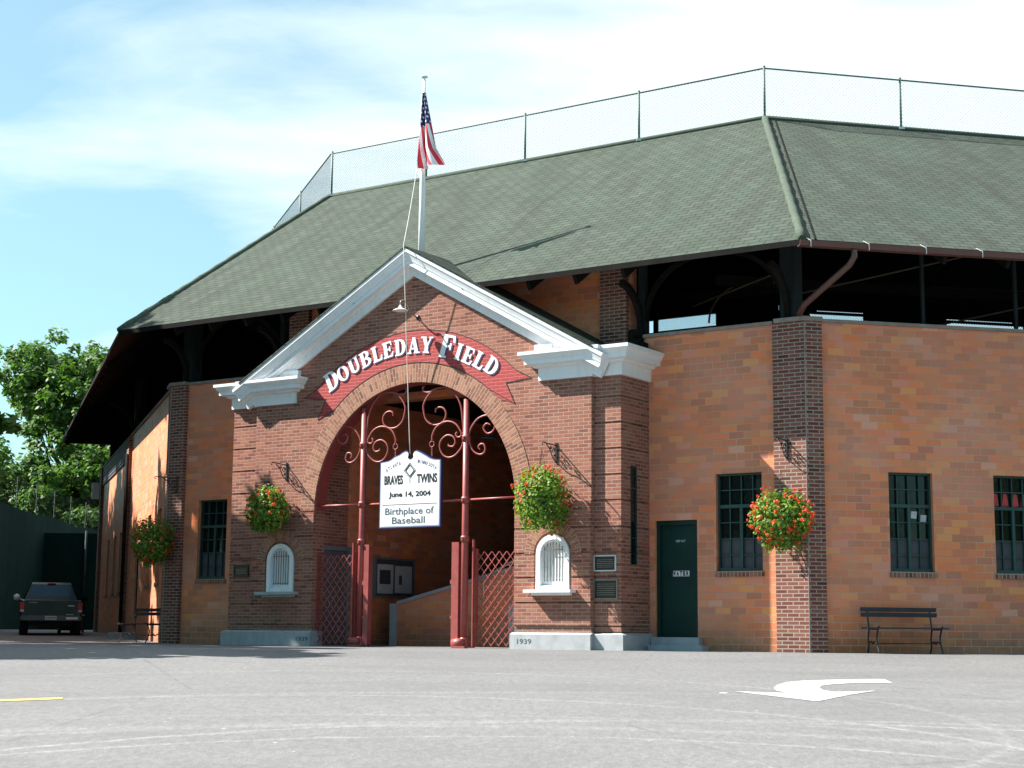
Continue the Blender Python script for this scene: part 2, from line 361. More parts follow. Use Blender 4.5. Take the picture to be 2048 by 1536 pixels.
def tag(o, label=None, cat=None, group=None, kind=None):
    if label: o['label'] = label
    if cat: o['category'] = cat
    if group: o['group'] = group
    if kind: o['kind'] = kind
    return o
def at(F, x, y, z=0): return F @ Matrix.Translation((x, y, z))
def dup(root, Mw, label=None):
    """a copy of a thing with copies of its parts and sub-parts"""
    r = root.copy(); COL.objects.link(r); r.matrix_basis = Mw
    if label: r['label'] = label
    ROOTM[r.name] = Mw.copy()
    def rec(a, b):
        for ch in list(a.children):
            c = ch.copy(); COL.objects.link(c); c.parent = b; rec(ch, c)
    rec(root, r); return r

def wall(mb, x0, x1, lo, hi, y0, y1, ops=(), extra=(), soffit=True, ends=(True, True), top=True):
    """vertical wall in the x-z plane, front at y0, back at y1 (y1>y0). ops: (xa,xb,lo,hi,nseg)"""
    f = lambda g: (g if callable(g) else (lambda x, g=g: g))
    lo, hi = f(lo), f(hi); bp = {round(x0, 5), round(x1, 5)}
    for e in extra: bp.add(round(e, 5))
    O = []
    for (xa, xb, l, h, n) in ops:
        O.append((xa, xb, f(l), f(h)))
        for i in range(n+1): bp.add(round(xa+(xb-xa)*i/n, 5)) if n < 3 else bp.add(round((xa+xb)/2-(xb-xa)/2*cos(pi*i/n), 5))
    bp = sorted(b for b in bp if x0-1e-6 <= b <= x1+1e-6)
    for a, b in zip(bp, bp[1:]):
        m = (a+b)/2; act = sorted([o for o in O if o[0] < m < o[1]], key=lambda o: o[2](m))
        edges = [lo]; 
        for o in act: edges += [o[2], o[3]]
        edges.append(hi)
        for k in range(0, len(edges), 2):
            g0, g1 = edges[k], edges[k+1]
            if g1(m) - g0(m) < 1e-4: continue
            za0, zb0, za1, zb1 = g0(a), g0(b), g1(a), g1(b)
            if za1-za0 < 0: za1 = za0
            if zb1-zb0 < 0: zb1 = zb0
            mb.face([(a,y0,za0),(b,y0,zb0),(b,y0,zb1),(a,y0,za1)]); mb.face([(b,y1,zb0),(a,y1,za0),(a,y1,za1),(b,y1,zb1)])
            if k > 0: mb.face([(a,y1,za0),(b,y1,zb0),(b,y0,zb0),(a,y0,za0)])
            if k+2 < len(edges): mb.face([(a,y0,za1),(b,y0,zb1),(b,y1,zb1),(a,y1,za1)])
            elif top: mb.face([(a,y0,za1),(b,y0,zb1),(b,y1,zb1),(a,y1,za1)])
    for (xa, xb, l, h) in O:
        for xx, s in ((xa, 1), (xb, -1)):
            e = 1e-4*s
            z0, z1 = l(xx+e), h(xx+e)
            if z1-z0 > .01: mb.face([(xx,y0,z0),(xx,y1,z0),(xx,y1,z1),(xx,y0,z1)])
    if ends[0]: mb.face([(x0,y1,lo(x0)),(x0,y0,lo(x0)),(x0,y0,hi(x0)),(x0,y1,hi(x0))])
    if ends[1]: mb.face([(x1,y0,lo(x1)),(x1,y1,lo(x1)),(x1,y1,hi(x1)),(x1,y0,hi(x1))])

def text_mb(txt, size, bold=0.0, spacing=1.0):
    """flat letters as polygons (x, z) from the built-in font; returns list of 2D tris + width"""
    cu = bpy.data.curves.new('t', 'FONT'); cu.body = txt; cu.size = size; cu.offset = bold; cu.space_character = spacing; cu.fill_mode = 'FRONT'; cu.resolution_u = 3
    o = bpy.data.objects.new('t', cu); me = bpy.data.meshes.new_from_object(o)
    pts = [v.co.copy() for v in me.vertices]; polys = [[pts[i] for i in p.vertices] for p in me.polygons]
    bpy.data.objects.remove(o); bpy.data.curves.remove(cu); bpy.data.meshes.remove(me)
    xs = [p.x for q in polys for p in q]; return polys, (min(xs), max(xs))
def put_text(mb, txt, size, cx, z, y, width=None, bold=0.0, fn=None, align='c', sx=None, rot=0):
    polys, (a, b) = text_mb(txt, size, bold)
    k = sx if sx else ((width/(b-a)) if width else 1)
    mid = (a+b)/2 if align == 'c' else a
    for q in polys:
        pp = []
        for p in q:
            x, zz = (p.x-mid)*k, p.y
            x, zz = x*cos(rot)-zz*sin(rot), x*sin(rot)+zz*cos(rot)
            pp.append((cx+x, y, z+zz))
        mb.face(pp)

# ------------------------------------------------------------------ the ground
def build_ground():
    mb = MB(); xs = [-1500, -400, -120, -60, -30] + [-30+i*4 for i in range(1, 16)] + [60, 120, 400, 1500]
    ys = [-1500, -300, -60, -30, -10, 0, 5, 10, 15, 20, 24, 26, 27, 28, 30, 34, 38, 44, 50, 56, 60, 80, 120, 300, 1500]
    for i in range(len(xs)):
        for j in range(len(ys)): mb.v.append((xs[i], ys[j], gz(ys[j])))
    n = len(ys)
    for i in range(len(xs)-1):
        for j in range(n-1): mb.f.append((i*n+j, (i+1)*n+j, (i+1)*n+j+1, i*n+j+1)); mb.uv.append([(0, 0)]*4); mb.sm.append(True)
    tag(link_mesh('ground', mb, 'asphalt', W), kind='structure')
    # painted turn arrow and yellow line, sheets 4 mm up
    A = [(2.58,19.17),(3.17,19.0),(3.10,19.33),(3.12,19.71),(3.24,20.19),(3.43,20.65),(3.66,20.92),(3.96,21.08),(4.39,21.24),(4.67,21.32),(4.79,21.28),(4.76,20.71),(4.53,20.70),(4.26,20.62),(3.97,20.42),(3.77,20.15),(3.68,19.80),(3.66,19.45),(3.74,19.22),(4.27,19.44),(3.88,18.9),(3.31,17.94)]
    m = MB(); m.face([(x, y, gz(y)+.005) for x, y in A]); tag(link_mesh('painted_arrow', m, 'road', W), kind='structure')
    m = MB(); m.face([(x, y, gz(y)+.005) for x, y in ((2.38,18.9),(2.44,18.86),(2.49,18.93),(2.45,19.02),(2.39,19.0))]); tag(link_mesh('paint_spot', m, 'road', W), kind='structure')
    m = MB(); m.face([(x, y, gz(y)+.005) for x, y in ((-12,13.3),(-12,12.98),(-4.66,17.42),(-4.72,17.66))]); tag(link_mesh('yellow_line', m, 'yellow', W), kind='structure')
build_ground()

# ------------------------------------------------------------------ grandstand
EZ, RZ, CAPZ = 6.90, 11.71, 5.77
ROOTG = thing('grandstand', 'octagonal orange tile block grandstand with dark red brick corner piers and big green shingle roof', 'grandstand', rotz(B1, 0))
def g(name, mb, mat, F): return link_mesh(name, mb, mat, F, ROOTG)
WT = .30
def grandstand():
    # walls ---- F1 (x = -u)
    w1 = MB()
    wall(w1, -2.97, .02, 0, CAPZ, 0, WT, [(-1.191, -.287, 1.41, 3.15, 1), (-2.427, -1.571, .24, 2.345, 1)])
    g('wall', w1, 'block', F1)
    w = MB(); wall(w, -11.35, -2.97, lambda x: 0, 7.5, 0, WT, [(-9.62, -4.66, 0, 5.0, 1)]); g('raised_wall', w, 'block', F1)
    w = MB(); wall(w, -14.8, -11.35, 0, CAPZ, 0, WT, [(-13.95, -13.09, 1.41, 3.15, 1)]); g('wall', w, 'block', F1)
    # F2
    w = MB(); wall(w, -.02, 16, 0, CAPZ, 0, WT, [(1.245, 2.085, 1.41, 3.15, 1), (3.27, 4.11, 1.41, 3.15, 1), (6.2, 7.04, 1.41, 3.15, 1)]); g('wall', w, 'block', F2)
    # F3 (x = -u)
    ops3 = [(-2.75, -1.95, 1.41, 3.15, 1), (-4.95, -4.15, 1.41, 3.15, 1), (-7.9, -6.95, .3, 2.3, 1), (-13.0, -12.2, 1.41, 3.15, 1), (-15.0, -14.2, 1.41, 3.15, 1), (-17.4, -16.6, 1.41, 3.15, 1)]
    w = MB(); wall(w, -20.6, 0, 0, CAPZ, 0, WT, ops3); g('wall', w, 'block', F3)
    w = MB(); w.box(-19.9, -10.2, -.03, -.004, CAPZ-.62, CAPZ-.02)
    for i in range(6): w.box(-19.9, -10.2, -.05, -.03, CAPZ-.62+i*.1, CAPZ-.56+i*.1)
    g('louver_band', w, 'greyboard', F3)
    w = MB(); w.box(-20.6, -20.4, .31, 14, 0, CAPZ); g('end_wall', w, 'block', F3)
    # pilasters
    P = .10
    def corner(Fa, Fb, xa0, xa1, xb0, xb1, name='pilaster'):
        pass
    # corner at B: outline in world from both planes, offset P
    def isec(Fa, ya, Fb, yb):
        pa = wp(Fa, 0, ya); da = wp(Fa, 1, ya)-pa; pb = wp(Fb, 0, yb); db = wp(Fb, 1, yb)-pb
        det = da.x*(-db.y)+db.x*da.y; r = pb-pa; s_ = (r.x*(-db.y)+db.x*r.y)/det; return pa+s_*da
    def corner_pier(Fa, xa, Fb, xb, z1, mat='brick_dark', p=P):
        c = isec(Fa, -p, Fb, -p); ci = isec(Fa, .05, Fb, .05)
        a0, a1 = wp(Fa, xa, -p), wp(Fa, xa, .05); b0, b1 = wp(Fb, xb, -p), wp(Fb, xb, .05)
        m = MB(); la = (c-a0).length; lb = (b0-c).length
        def quad(p0, p1, u0, u1): m.face([(p0.x,p0.y,0),(p1.x,p1.y,0),(p1.x,p1.y,z1),(p0.x,p0.y,z1)], [(u0,0),(u1,0),(u1,z1),(u0,z1)])
        quad(a1, a0, -.15, 0); quad(a0, c, 0, la); quad(c, b0, la+.1, la+lb+.1); quad(b0, b1, 0, .15)
        m.face([(q.x, q.y, z1) for q in (a1, a0, c, b0, b1, ci)])
        g('pilaster', m, mat, W)
        m = MB(); m.bar((c.x, c.y, 0), (c.x, c.y, z1-.02), .022); g('corner_joint', m, 'cap', W)
        # coping
        c2 = isec(Fa, -p-.05, Fb, -p-.05); a2, b2 = wp(Fa, xa-.05*(1 if xa < 0 else -1), -p-.05), wp(Fb, xb, -p-.05)
        a3, b3 = wp(Fa, xa, WT), wp(Fb, xb, WT); c3 = isec(Fa, WT, Fb, WT)
        m = MB(); m.prism([(q.x, q.y) for q in (a2, c2, b2, b3, c3, a3)], lambda q, b: (q[0], q[1], b), z1, z1+.075); g('coping', m, 'cap', W)
    corner_pier(F1, 0.0, F2, 0.0, CAPZ)
    corner_pier(F3, -.42, F1, -14.38, CAPZ)
    for x in (-10.2, ): 
        m = MB(); m.box(x-.5, x+.1, -P, .02, 0, CAPZ); g('pilaster', m, 'brick_dark', F3)
    m = MB(); m.box(-20.65, -20.0, -P, .02, 0, CAPZ); g('pilaster', m, 'brick_dark', F3)
    for a, b in ((-3.55, -2.97), (-11.35, -10.8)):
        m = MB(); m.box(a, b, -P, .02, CAPZ-.6, 7.44); g('pilaster', m, 'brick_dark', F1)
    for F, a, b in ((F1, -2.9, -.02), (F1, -14.38, -11.35), (F2, .02, 16), (F3, -20.6, -.42)):
        m = MB(); m.box(a, b, -.05, WT+.02, CAPZ, CAPZ+.06); g('coping', m, 'cap', F)
    # windows
    def window(F, x0, x1, z0=1.41, z1=3.15, extras=None):
        gl = MB(); gl.face([(x0, .16, z0), (x1, .16, z0), (x1, .16, z1), (x0, .16, z1)]); gl.face([(x0, .17, z0), (x0, .17, z1), (x1, .17, z1), (x1, .17, z0)])
        win = g('window', gl, 'glass', F)
        fr = MB(); wdt = x1-x0; t = .035
        fr.box(x0, x0+t, .08, .155, z0, z1); fr.box(x1-t, x1, .08, .155, z0, z1); fr.box(x0+t, x1-t, .08, .155, z1-t, z1); fr.box(x0+t, x1-t, .08, .155, z0, z0+t*1.6)
        zt = z1-(z1-z0)*.335; xm = (x0+x1)/2
        fr.box(x0+t, x1-t, .09, .15, zt-.03, zt+.03); fr.box(xm-.028, xm+.028, .092, .15, z0+t*1.6, zt-.03)
        for k in (1, 2, 3):
            xx = x0+wdt*k/4
            fr.box(xx-.009, xx+.009, .11, .149, zt+.03, z1-t)
            if k != 2: fr.box(xx-.009, xx+.009, .11, .149, z0+t*1.6, zt-.03)
        for zz in (zt+(z1-zt)*.5, z0+(zt-z0)*.25, z0+(zt-z0)*.5, z0+(zt-z0)*.75):
            fr.box(x0+t, xm-.028 if zz < zt else x1-t, .112, .147, zz-.009, zz+.009)
            if zz < zt: fr.box(xm+.028, x1-t, .112, .147, zz-.009, zz+.009)
        link_mesh('window_frame', fr, 'gframe', F, win)
        sl_ = MB(); sl_.box(x0-.01, x1+.03, -.03, .075, z0-.10, z0); link_mesh('sill', sl_, 'sill', F, win)
        gb = MB(); gb.box(x0+t, x1-t, .152, .158, z0+.05, z0+(zt-z0)*.5-.01); link_mesh('lower_panel', gb, 'greyboard', F, win)
        if extras == 'notes':
            for i, (nx, nz) in enumerate(((xm+.12, 2.42), (xm+.30, 2.36))):
                m = MB(); m.face([(nx-.06, .153, nz-.06), (nx+.05, .153, nz-.07), (nx+.065, .153, nz+.06), (nx-.05, .153, nz+.06)]); link_mesh('paper_note', m, 'paper', F, win)
        if extras == 'red':
            for nx in (.11, .30, .50, .66):
                m = MB(); m.face([(x0+nx-.06, .153, zt+.04), (x0+nx+.07, .153, zt+.05), (x0+nx+.04, .153, zt+.26), (x0+nx-.03, .153, zt+.28)]); link_mesh('red_bag', m, 'redthing', F, win)
        return win
    window(F1, -1.191, -.287); window(F1, -13.95, -13.09)
    window(F2, 1.245, 2.085, extras='notes'); window(F2, 3.27, 4.11, extras='red'); window(F2, 6.2, 7.04)
    for a, b in ((-2.75, -1.95), (-4.95, -4.15), (-13.0, -12.2), (-15.0, -14.2), (-17.4, -16.6)): window(F3, a, b)
    # doors
    def door(F, x0, x1, z0, z1):
        m = MB(); m.box(x0+.07, x1-.06, .13, .17, z0, z1-.08); d = g('door', m, 'green', F)
        m = MB(); m.box(x0, x0+.07, .05, .2, z0, z1); m.box(x1-.06, x1, .05, .2, z0, z1); m.box(x0+.07, x1-.06, .05, .2, z1-.08, z1); link_mesh('door_frame', m, 'green', F, d)
        return d
    d = door(F1, -2.427, -1.571, .24, 2.345)
    m = MB(); m.lathe((-2.24, .13, 1.37), [(0, -.07), (.022, -.07), (.03, -.05), (.022, -.03), (.012, -.02), (.012, 0)], 10, 'y'); link_mesh('door_knob', m, 'bronze', F1, d); m = MB(); m.lathe((-2.24, .13, 1.50), [(0, -.02), (.02, -.018), (.02, 0)], 10, 'y'); link_mesh('lock', m, 'bronze', F1, d)
    m = MB(); m.box(-2.13, -1.80, .122, .13, 1.335, 1.435); link_mesh('door_sign', m, 'signw', F1, d)
    m = MB()
    for i, c in enumerate('WATER'): put_text(m, c, .11, -2.10+i*.0665+.0, 1.348, .119, width=.05 if c != 'W' else .058, bold=.006)
    link_mesh('lettering', m, 'ink', F1, d)
    m = MB(); put_text(m, 'KEEP OUT', .055, -1.97, 1.955, .126, width=.19, bold=.001); link_mesh('lettering', m, 'paper', F1, d)
    d3 = door(F3, -7.9, -6.95, .3, 2.3)
    m = MB(); m.box(-2.44, -1.48, -.16, .3, 0.0, .24); m.box(-2.36, -1.28, -.42, -.16, 0, .10); g('door_step', m, 'conc', F1)
    m = MB(); m.box(-8.3, -6.6, -.6, -.01, 0, .22); g('door_step', m, 'conc', F3)
    # ---------------- roof
    def P2(p): return Vector((p.x, p.y))
    oe = {1: 1.4, 2: 1.4, 3: 1.36}
    eB = isec(F1, -oe[1], F2, -oe[2]); eA = isec(F1, -oe[1], F3, -oe[3])
    rB = wp(F1, -2.87, 6.0); rA = wp(F1, -15.45, 6.0)
    y2 = (F2.inverted() @ rB).y; y3 = (F3.inverted() @ rA).y
    eR = wp(F2, 16, -oe[2]); rR = wp(F2, 16, y2); eL = wp(F3, -22.2, -oe[3]); rL = wp(F3, -22.2, y3)
    def up(p, z): return Vector((p.x, p.y, z))
    def slope_face(mb, e0, e1, r1, r0, ez, rz):
        d = (up(e1, 0)-up(e0, 0)).normalized(); o = e0
        pts = [up(e0, ez), up(e1, ez), up(r1, rz), up(r0, rz)]; n = (pts[1]-pts[0]).cross(pts[3]-pts[0]).normalized(); up_s = n.cross(d)
        if up_s.z < 0: up_s = -up_s
        mb.face(pts, [((q-pts[0]).dot(d), (q-pts[0]).dot(up_s)) for q in pts])
    rf = MB(); kk = (RZ-EZ)/(oe[1]+6.0); nxa, nxb, nyy = -8.50, -5.86, -1.10; nz_ = EZ+(oe[1]+nyy)*kk
    def f1_slope(mb, off):
        def lp(x, y): q = wp(F1, x, y); return Vector((q.x, q.y, EZ+(oe[1]+y)*kk+off))
        xA, xB = (F1.inverted() @ eA).x, (F1.inverted() @ eB).x
        for poly in ([lp(xA, -oe[1]), lp(nxa, -oe[1]), lp(nxa, 6.0), lp(-15.45, 6.0)], [lp(nxa, nyy), lp(nxb, nyy), lp(nxb, 6.0), lp(nxa, 6.0)], [lp(nxb, -oe[1]), lp(xB, -oe[1]), lp(-2.87, 6.0), lp(nxb, 6.0)]):
            loc = [F1.inverted() @ q for q in poly]; mb.face(poly, [(q.x, (q.y+oe[1])*sqrt(1+kk*kk)) for q in loc])
    f1_slope(rf, 0); slope_face(rf, eB, eR, rR, rB, EZ, RZ); slope_face(rf, eL, eA, rA, rL, EZ, RZ)
    # back slope, down towards the field
    BZ = 8.9
    bk1, bk2, bk3 = 10.7, y2+4.7, y3+4.7
    bB = isec(F1, bk1, F2, bk2); bA = isec(F1, bk1, F3, bk3); bR = wp(F2, 16, bk2); bL = wp(F3, -22.2, bk3)
    slope_face(rf, bB, bA, rA, rB, BZ, RZ); slope_face(rf, bR, bB, rB, rR, BZ, RZ); slope_face(rf, bA, bL, rL, rA, BZ, RZ)
    roof = g('roof', rf, 'shingle', W)
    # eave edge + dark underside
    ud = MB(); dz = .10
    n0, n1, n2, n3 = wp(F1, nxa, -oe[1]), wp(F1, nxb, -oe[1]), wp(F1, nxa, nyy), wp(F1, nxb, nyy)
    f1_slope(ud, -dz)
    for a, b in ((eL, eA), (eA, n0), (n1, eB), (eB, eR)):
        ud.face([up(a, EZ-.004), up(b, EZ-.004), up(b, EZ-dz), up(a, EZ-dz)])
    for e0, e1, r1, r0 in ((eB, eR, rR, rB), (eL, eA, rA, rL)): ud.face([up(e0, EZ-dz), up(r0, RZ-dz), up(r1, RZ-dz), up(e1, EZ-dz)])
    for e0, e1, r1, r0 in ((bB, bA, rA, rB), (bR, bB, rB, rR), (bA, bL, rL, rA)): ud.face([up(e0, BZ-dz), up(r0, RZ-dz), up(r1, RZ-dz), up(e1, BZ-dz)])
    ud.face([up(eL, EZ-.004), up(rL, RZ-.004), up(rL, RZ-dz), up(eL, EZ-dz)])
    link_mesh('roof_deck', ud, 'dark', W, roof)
    # rafters and purlins under the eave
    rm = MB()
    for F, xs, o_, yr in ((F1, [-14.6+i*1.02 for i in range(15)], oe[1], 6.0), (F2, [.6+i*1.2 for i in range(13)], oe[2], y2), (F3, [-22+i*1.3 for i in range(17)], oe[3], y3)):
        k = (RZ-EZ)/(o_+yr)
        for x in [q for q in xs if (F is F3 and q < -3.5) or (F is F1 and -14.2 < q < -1.8 and not -8.7 < q < -5.6) or (F is F2 and q > 1.5)]: a, b = wp(F, x, -o_+.12, EZ-dz-.10+.05*k), wp(F, x, 3.0, EZ-dz-.14+(o_+3.0)*k); rm.bar(a, b, .07, .18)
    link_mesh('rafters', rm, 'dark', W, roof)
    # hip caps
    for e_, r_ in ((eB, rB), (eA, rA)):
        m = MB(); a, b = up(e_, EZ+.0), up(r_, RZ+.0); n = 26; m.tube([a.lerp(b, i/n) for i in range(n+1)], [.085 if i % 2 else .07 for i in range(n+1)], 10); link_mesh('hip_cap', m, 'hip', W, roof)
    m = MB(); m.tube([up(rL, RZ), up(rA, RZ), up(rB, RZ), up(rR, RZ)], .07, 8); link_mesh('ridge_cap', m, 'hip', W, roof)
    # lead line beside the hip
    m = MB(); off = (wp(F2, 1, 0)-wp(F2, 0, 0))*.33; k = (RZ-EZ)
    a = up(eB, EZ+.01)+off*.7; b = up(rB, RZ+.01)+off*.7; m.bar(a, b, .018, .02); link_mesh('flashing', m, 'dark', W, roof)
    # gutter along the right-hand eave
    m = MB(); m.sweep([(-.98, -oe[2]-.02), (16, -oe[2]-.02)], [(0, .03), (-.11, 0.04), (-.14, .13), (-.125, .13), (-.10, .055), (0, .05)], lambda p, b: (p[0], p[1], EZ-.18+b)); gt = g('gutter', m, 'brown', F2)
    for i in range(14):
        x = -.8+i*1.05; h = MB(); h.bar((x, -oe[2]-.17, EZ-.06), (x, -oe[2]+.05, EZ+.045), .014, .006); h.bar((x, -oe[2]-.175, EZ-.17), (x, -oe[2]-.175, EZ-.045), .014, .005); link_mesh('hanger', h, 'galv', F2, gt)
    m = MB(); m.tube([(.0, -1.52, EZ-.17), (.0, -1.52, EZ-.28), (-.04, -1.42, EZ-.40), (-.46, -.45, 5.98), (-.46, -.2, 5.86)], .055, 10)
    g('downspout', m, 'brown', F2)
    m = MB(); m.tube([(-9.75, -.16, 5.2), (-9.75, -.16, .1)], .05, 8); g('downspout', m, 'dark', F3)
    m = MB(); m.box(-20.8, -20.68, -.35, -.1, 4.75, 5.3); g('wall_lamp', m, 'white', F3)
    # posts and curved braces above the wall
    def post(F, x, y=.15, z1=8.0, w=.2, brace=True, dirs=(-1, 1)):
        m = MB(); m.box(x-w/2, x+w/2, y-w/2, y+w/2, CAPZ+.06, z1); o = g('roof_post', m, 'steelg', F)
        if brace:
            b = MB()
            for s_ in dirs:
                pts = [(x+s_*(w/2+1.25*(1-cos(t*pi/2/8))), y, CAPZ+.35+1.15*sin(t*pi/2/8)) for t in range(9)]
                for p, q in zip(pts, pts[1:]): b.bar(p, q, .07, .09)
            pts = [(x, y-w/2-.75*(1-cos(t*pi/2/8)), CAPZ+.10+.85*sin(t*pi/2/8)) for t in range(9)]
            for p, q in zip(pts, pts[1:]): b.bar(p, q, .1, .12)
            link_mesh('curved_brace', b, 'dark', F, o)
    post(F1, .25, .2, 7.5, .30, dirs=(-1,)); post(F1, -2.75, .15, 7.5, .13, dirs=(1,)); post(F1, -14.5, .2, 7.5, .3, dirs=(1,)); post(F1, -11.7, .15, 7.5, .14, dirs=(-1,))
    post(F2, 2.1, .2, 7.5, .06, False); post(F2, 3.95, .2, 7.5, .06, False); post(F2, 6.1, .2, 7.5, .3); post(F3, -10.4, .2, 7.4, .3)
    # tie rods and beams in the dark
    m = MB()
    for F, a, b in ((F1, (-14, 2.5, 7.0), (-.5, 2.5, 7.0)), (F2, (-1, 2.5, 7.0), (15, 2.5, 7.0)), (F3, (-18, 2.2, 6.8), (-1, 2.2, 6.8))): m.bar(wp(F, *a), wp(F, *b), .12, .2)
    g('beam', m, 'dark', W)
    for F, a, b in ((F2, (0.2, 1.2, 6.55), (4.6, .9, 7.7)), (F2, (2.6, 1.2, 6.0), (7.2, .9, 7.1)), (F1, (-2.4, 1.5, 6.6), (-.6, 1.3, 7.0)), (F1, (-13.4, 1.5, 6.9), (-11.6, 1.3, 7.1)), (F1, (-14, 1.5, 6.3), (-11.5, 1.6, 6.35)), (F2, (.3, 3.5, 7.3), (9, 3.5, 7.4))): m = MB(); m.tube([wp(F, *a), wp(F, *b)], .018, 6); g('tie_rod', m, 'rust', W)
    m = MB(); pts = [wp(F1, -2.3+1.9*(1-cos(t*pi/16))/2, 2.0, 6.35+.75*sin(t*pi/16)) for t in range(17)]
    m.tube(pts, .022, 6); g('arched_rod', m, 'rust', W)
    # back screen of boards in shade colour with long gaps of sky and wire mesh
    def screen(F, x0, x1, y, ops, z1=10.4):
        w = MB(); wall(w, x0, x1, 0, z1, y, y+.08, [(a, b, c, d, 1) for a, b, c, d in ops]); g('back_screen', w, 'interior_shade', F)
        mm = MB()
        for a, b, c, d in ops:
            if b-a < .3: continue
            st = .07; n = int((b-a+d-c)/st)
            for i in range(n):
                for sg in (1, -1):
                    x = a-(d-c)+i*st
                    p, q = [x, c], [x+(d-c), d]
                    lo_, hi_ = max(a, p[0]), min(b, q[0])
                    if hi_ <= lo_: continue
                    za, zb = c+(lo_-x), c+(hi_-x)
                    if sg < 0: lo_, hi_ = a+b-lo_, a+b-hi_
                    mm.bar((lo_, y+.04, za), (hi_, y+.04, zb), .007)
        if mm.v: g('screen_mesh', mm, 'chain', F)
    m13 = isec(F1, 8.9, F3, 8.0); m12 = isec(F1, 8.9, F2, 8.9)
    xa1, xa3, xb1, xb2 = (F1.inverted() @ m13).x, (F3.inverted() @ m13).x, (F1.inverted() @ m12).x, (F2.inverted() @ m12).x
    screen(F1, xa1, xb1, 8.9, [(-7.46, -7.31, 7.72, 8.03), (-7.2, -5.58, 7.74, 8.04), (-3.95, -3.91, 7.95, 8.08)])
    screen(F2, xb2, 16, 8.9, [(3.62, 5.0, 7.66, 7.80), (3.8, 5.0, 7.86, 7.89), (7.13, 9.19, 7.64, 7.76), (7.13, 8.9, 7.82, 7.85), (6.2, 6.23, 7.62, 7.72)])
    screen(F3, -22, xa3, 8.0, [])
    # upper seating deck (dark) closing the inside
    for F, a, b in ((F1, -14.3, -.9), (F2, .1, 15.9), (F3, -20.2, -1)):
        m = MB(); m.box(a, b, .35, 8.85, 5.22, 5.32); g('seating_deck', m, 'interior_shade', F)
    m = MB(); m.box(15.8, 16, .3, 9, 0, 9); g('end_screen', m, 'interior_shade', F2)
    m = MB(); m.prism([(-1.25, EZ-.12), (-1.25, EZ-.02), (y3, RZ-.06), (y3+4.6, BZ-.02), (y3+4.6, 5.2), (.3, 5.2), (.3, EZ-.12)], lambda p, b: (b, p[0], p[1]), -22.1, -22.02); g('end_screen', m, 'interior_shade', F3)
    return up(rL, RZ), up(rA, RZ), up(rB, RZ), up(rR, RZ), y2
RL, RA, RB, RR, Y2R = grandstand()

# ------------------------------------------------------------------ chain link fence along the ridge
def ridge_fence():
    root = thing('ridge_fence', 'tall green chain link fence standing along the ridge of the shingle roof', 'fence', Matrix.Translation(RB))
    H = 1.17; posts = [(F1, -2.87, 6), (F1, -6.08, 6), (F1, -9.27, 6), (F1, -12.28, 6), (F1, -15.4, 6)]
    d2 = (RR-RB).normalized(); d3 = (RL-RA).normalized()
    pts = [wp(F, x, y, RZ) for F, x, y in posts] + [RB + d2*k for k in (3.3, 6.9, 10.5)] + [RA + d3*k for k in (4.2, 8.6, 13.0)]
    for p in pts:
        m = MB(); m.tube([p, p+Vector((0, 0, H+.03))], .026, 8); m.lathe(p+Vector((0, 0, H+.03)), [(.03, 0), (.03, .02), (0, .045)], 8); po = link_mesh('post', m, 'chain', W, root)
        m = MB(); m.box(p.x-.06, p.x+.06, p.y-.1, p.y+.04, p.z-.02, p.z+.03); link_mesh('base_plate', m, 'galv', W, po)
    m = MB(); e3 = RA+d3*16.5; e2 = RB+d2*14
    top = [e3, RA, RB, e2]
    m.tube([p+Vector((0, 0, H)) for p in top], .021, 8); link_mesh('top_rail', m, 'chain', W, root)
    m = MB(); m.tube([p+Vector((0, 0, .07)) for p in top], .004, 4); link_mesh('tension_wire', m, 'chain', W, root)
    mm = MB(); st = .085; r = .0026
    for a, b in zip(top, top[1:]):
        L = (b-a).length; d = (b-a)/L; h0, h1 = .05, H; hh = h1-h0; n = int((L+hh)/st)
        for i in range(n):
            x = -hh+i*st; s0 = max(0, x); s1 = min(L, x+hh)
            if s1-s0 < .02: continue
            z0, z1 = h0+(s0-x), h0+(s1-x)
            mm.tube([a+d*s0+Vector((0, 0, z0)), a+d*s1+Vector((0, 0, z1))], r, 3, cap=False)
            mm.tube([a+d*(L-s0)+Vector((0, 0, z0)), a+d*(L-s1)+Vector((0, 0, z1))], r, 3, cap=False)
    link_mesh('wire_mesh', mm, 'chain', W, root)
ridge_fence()

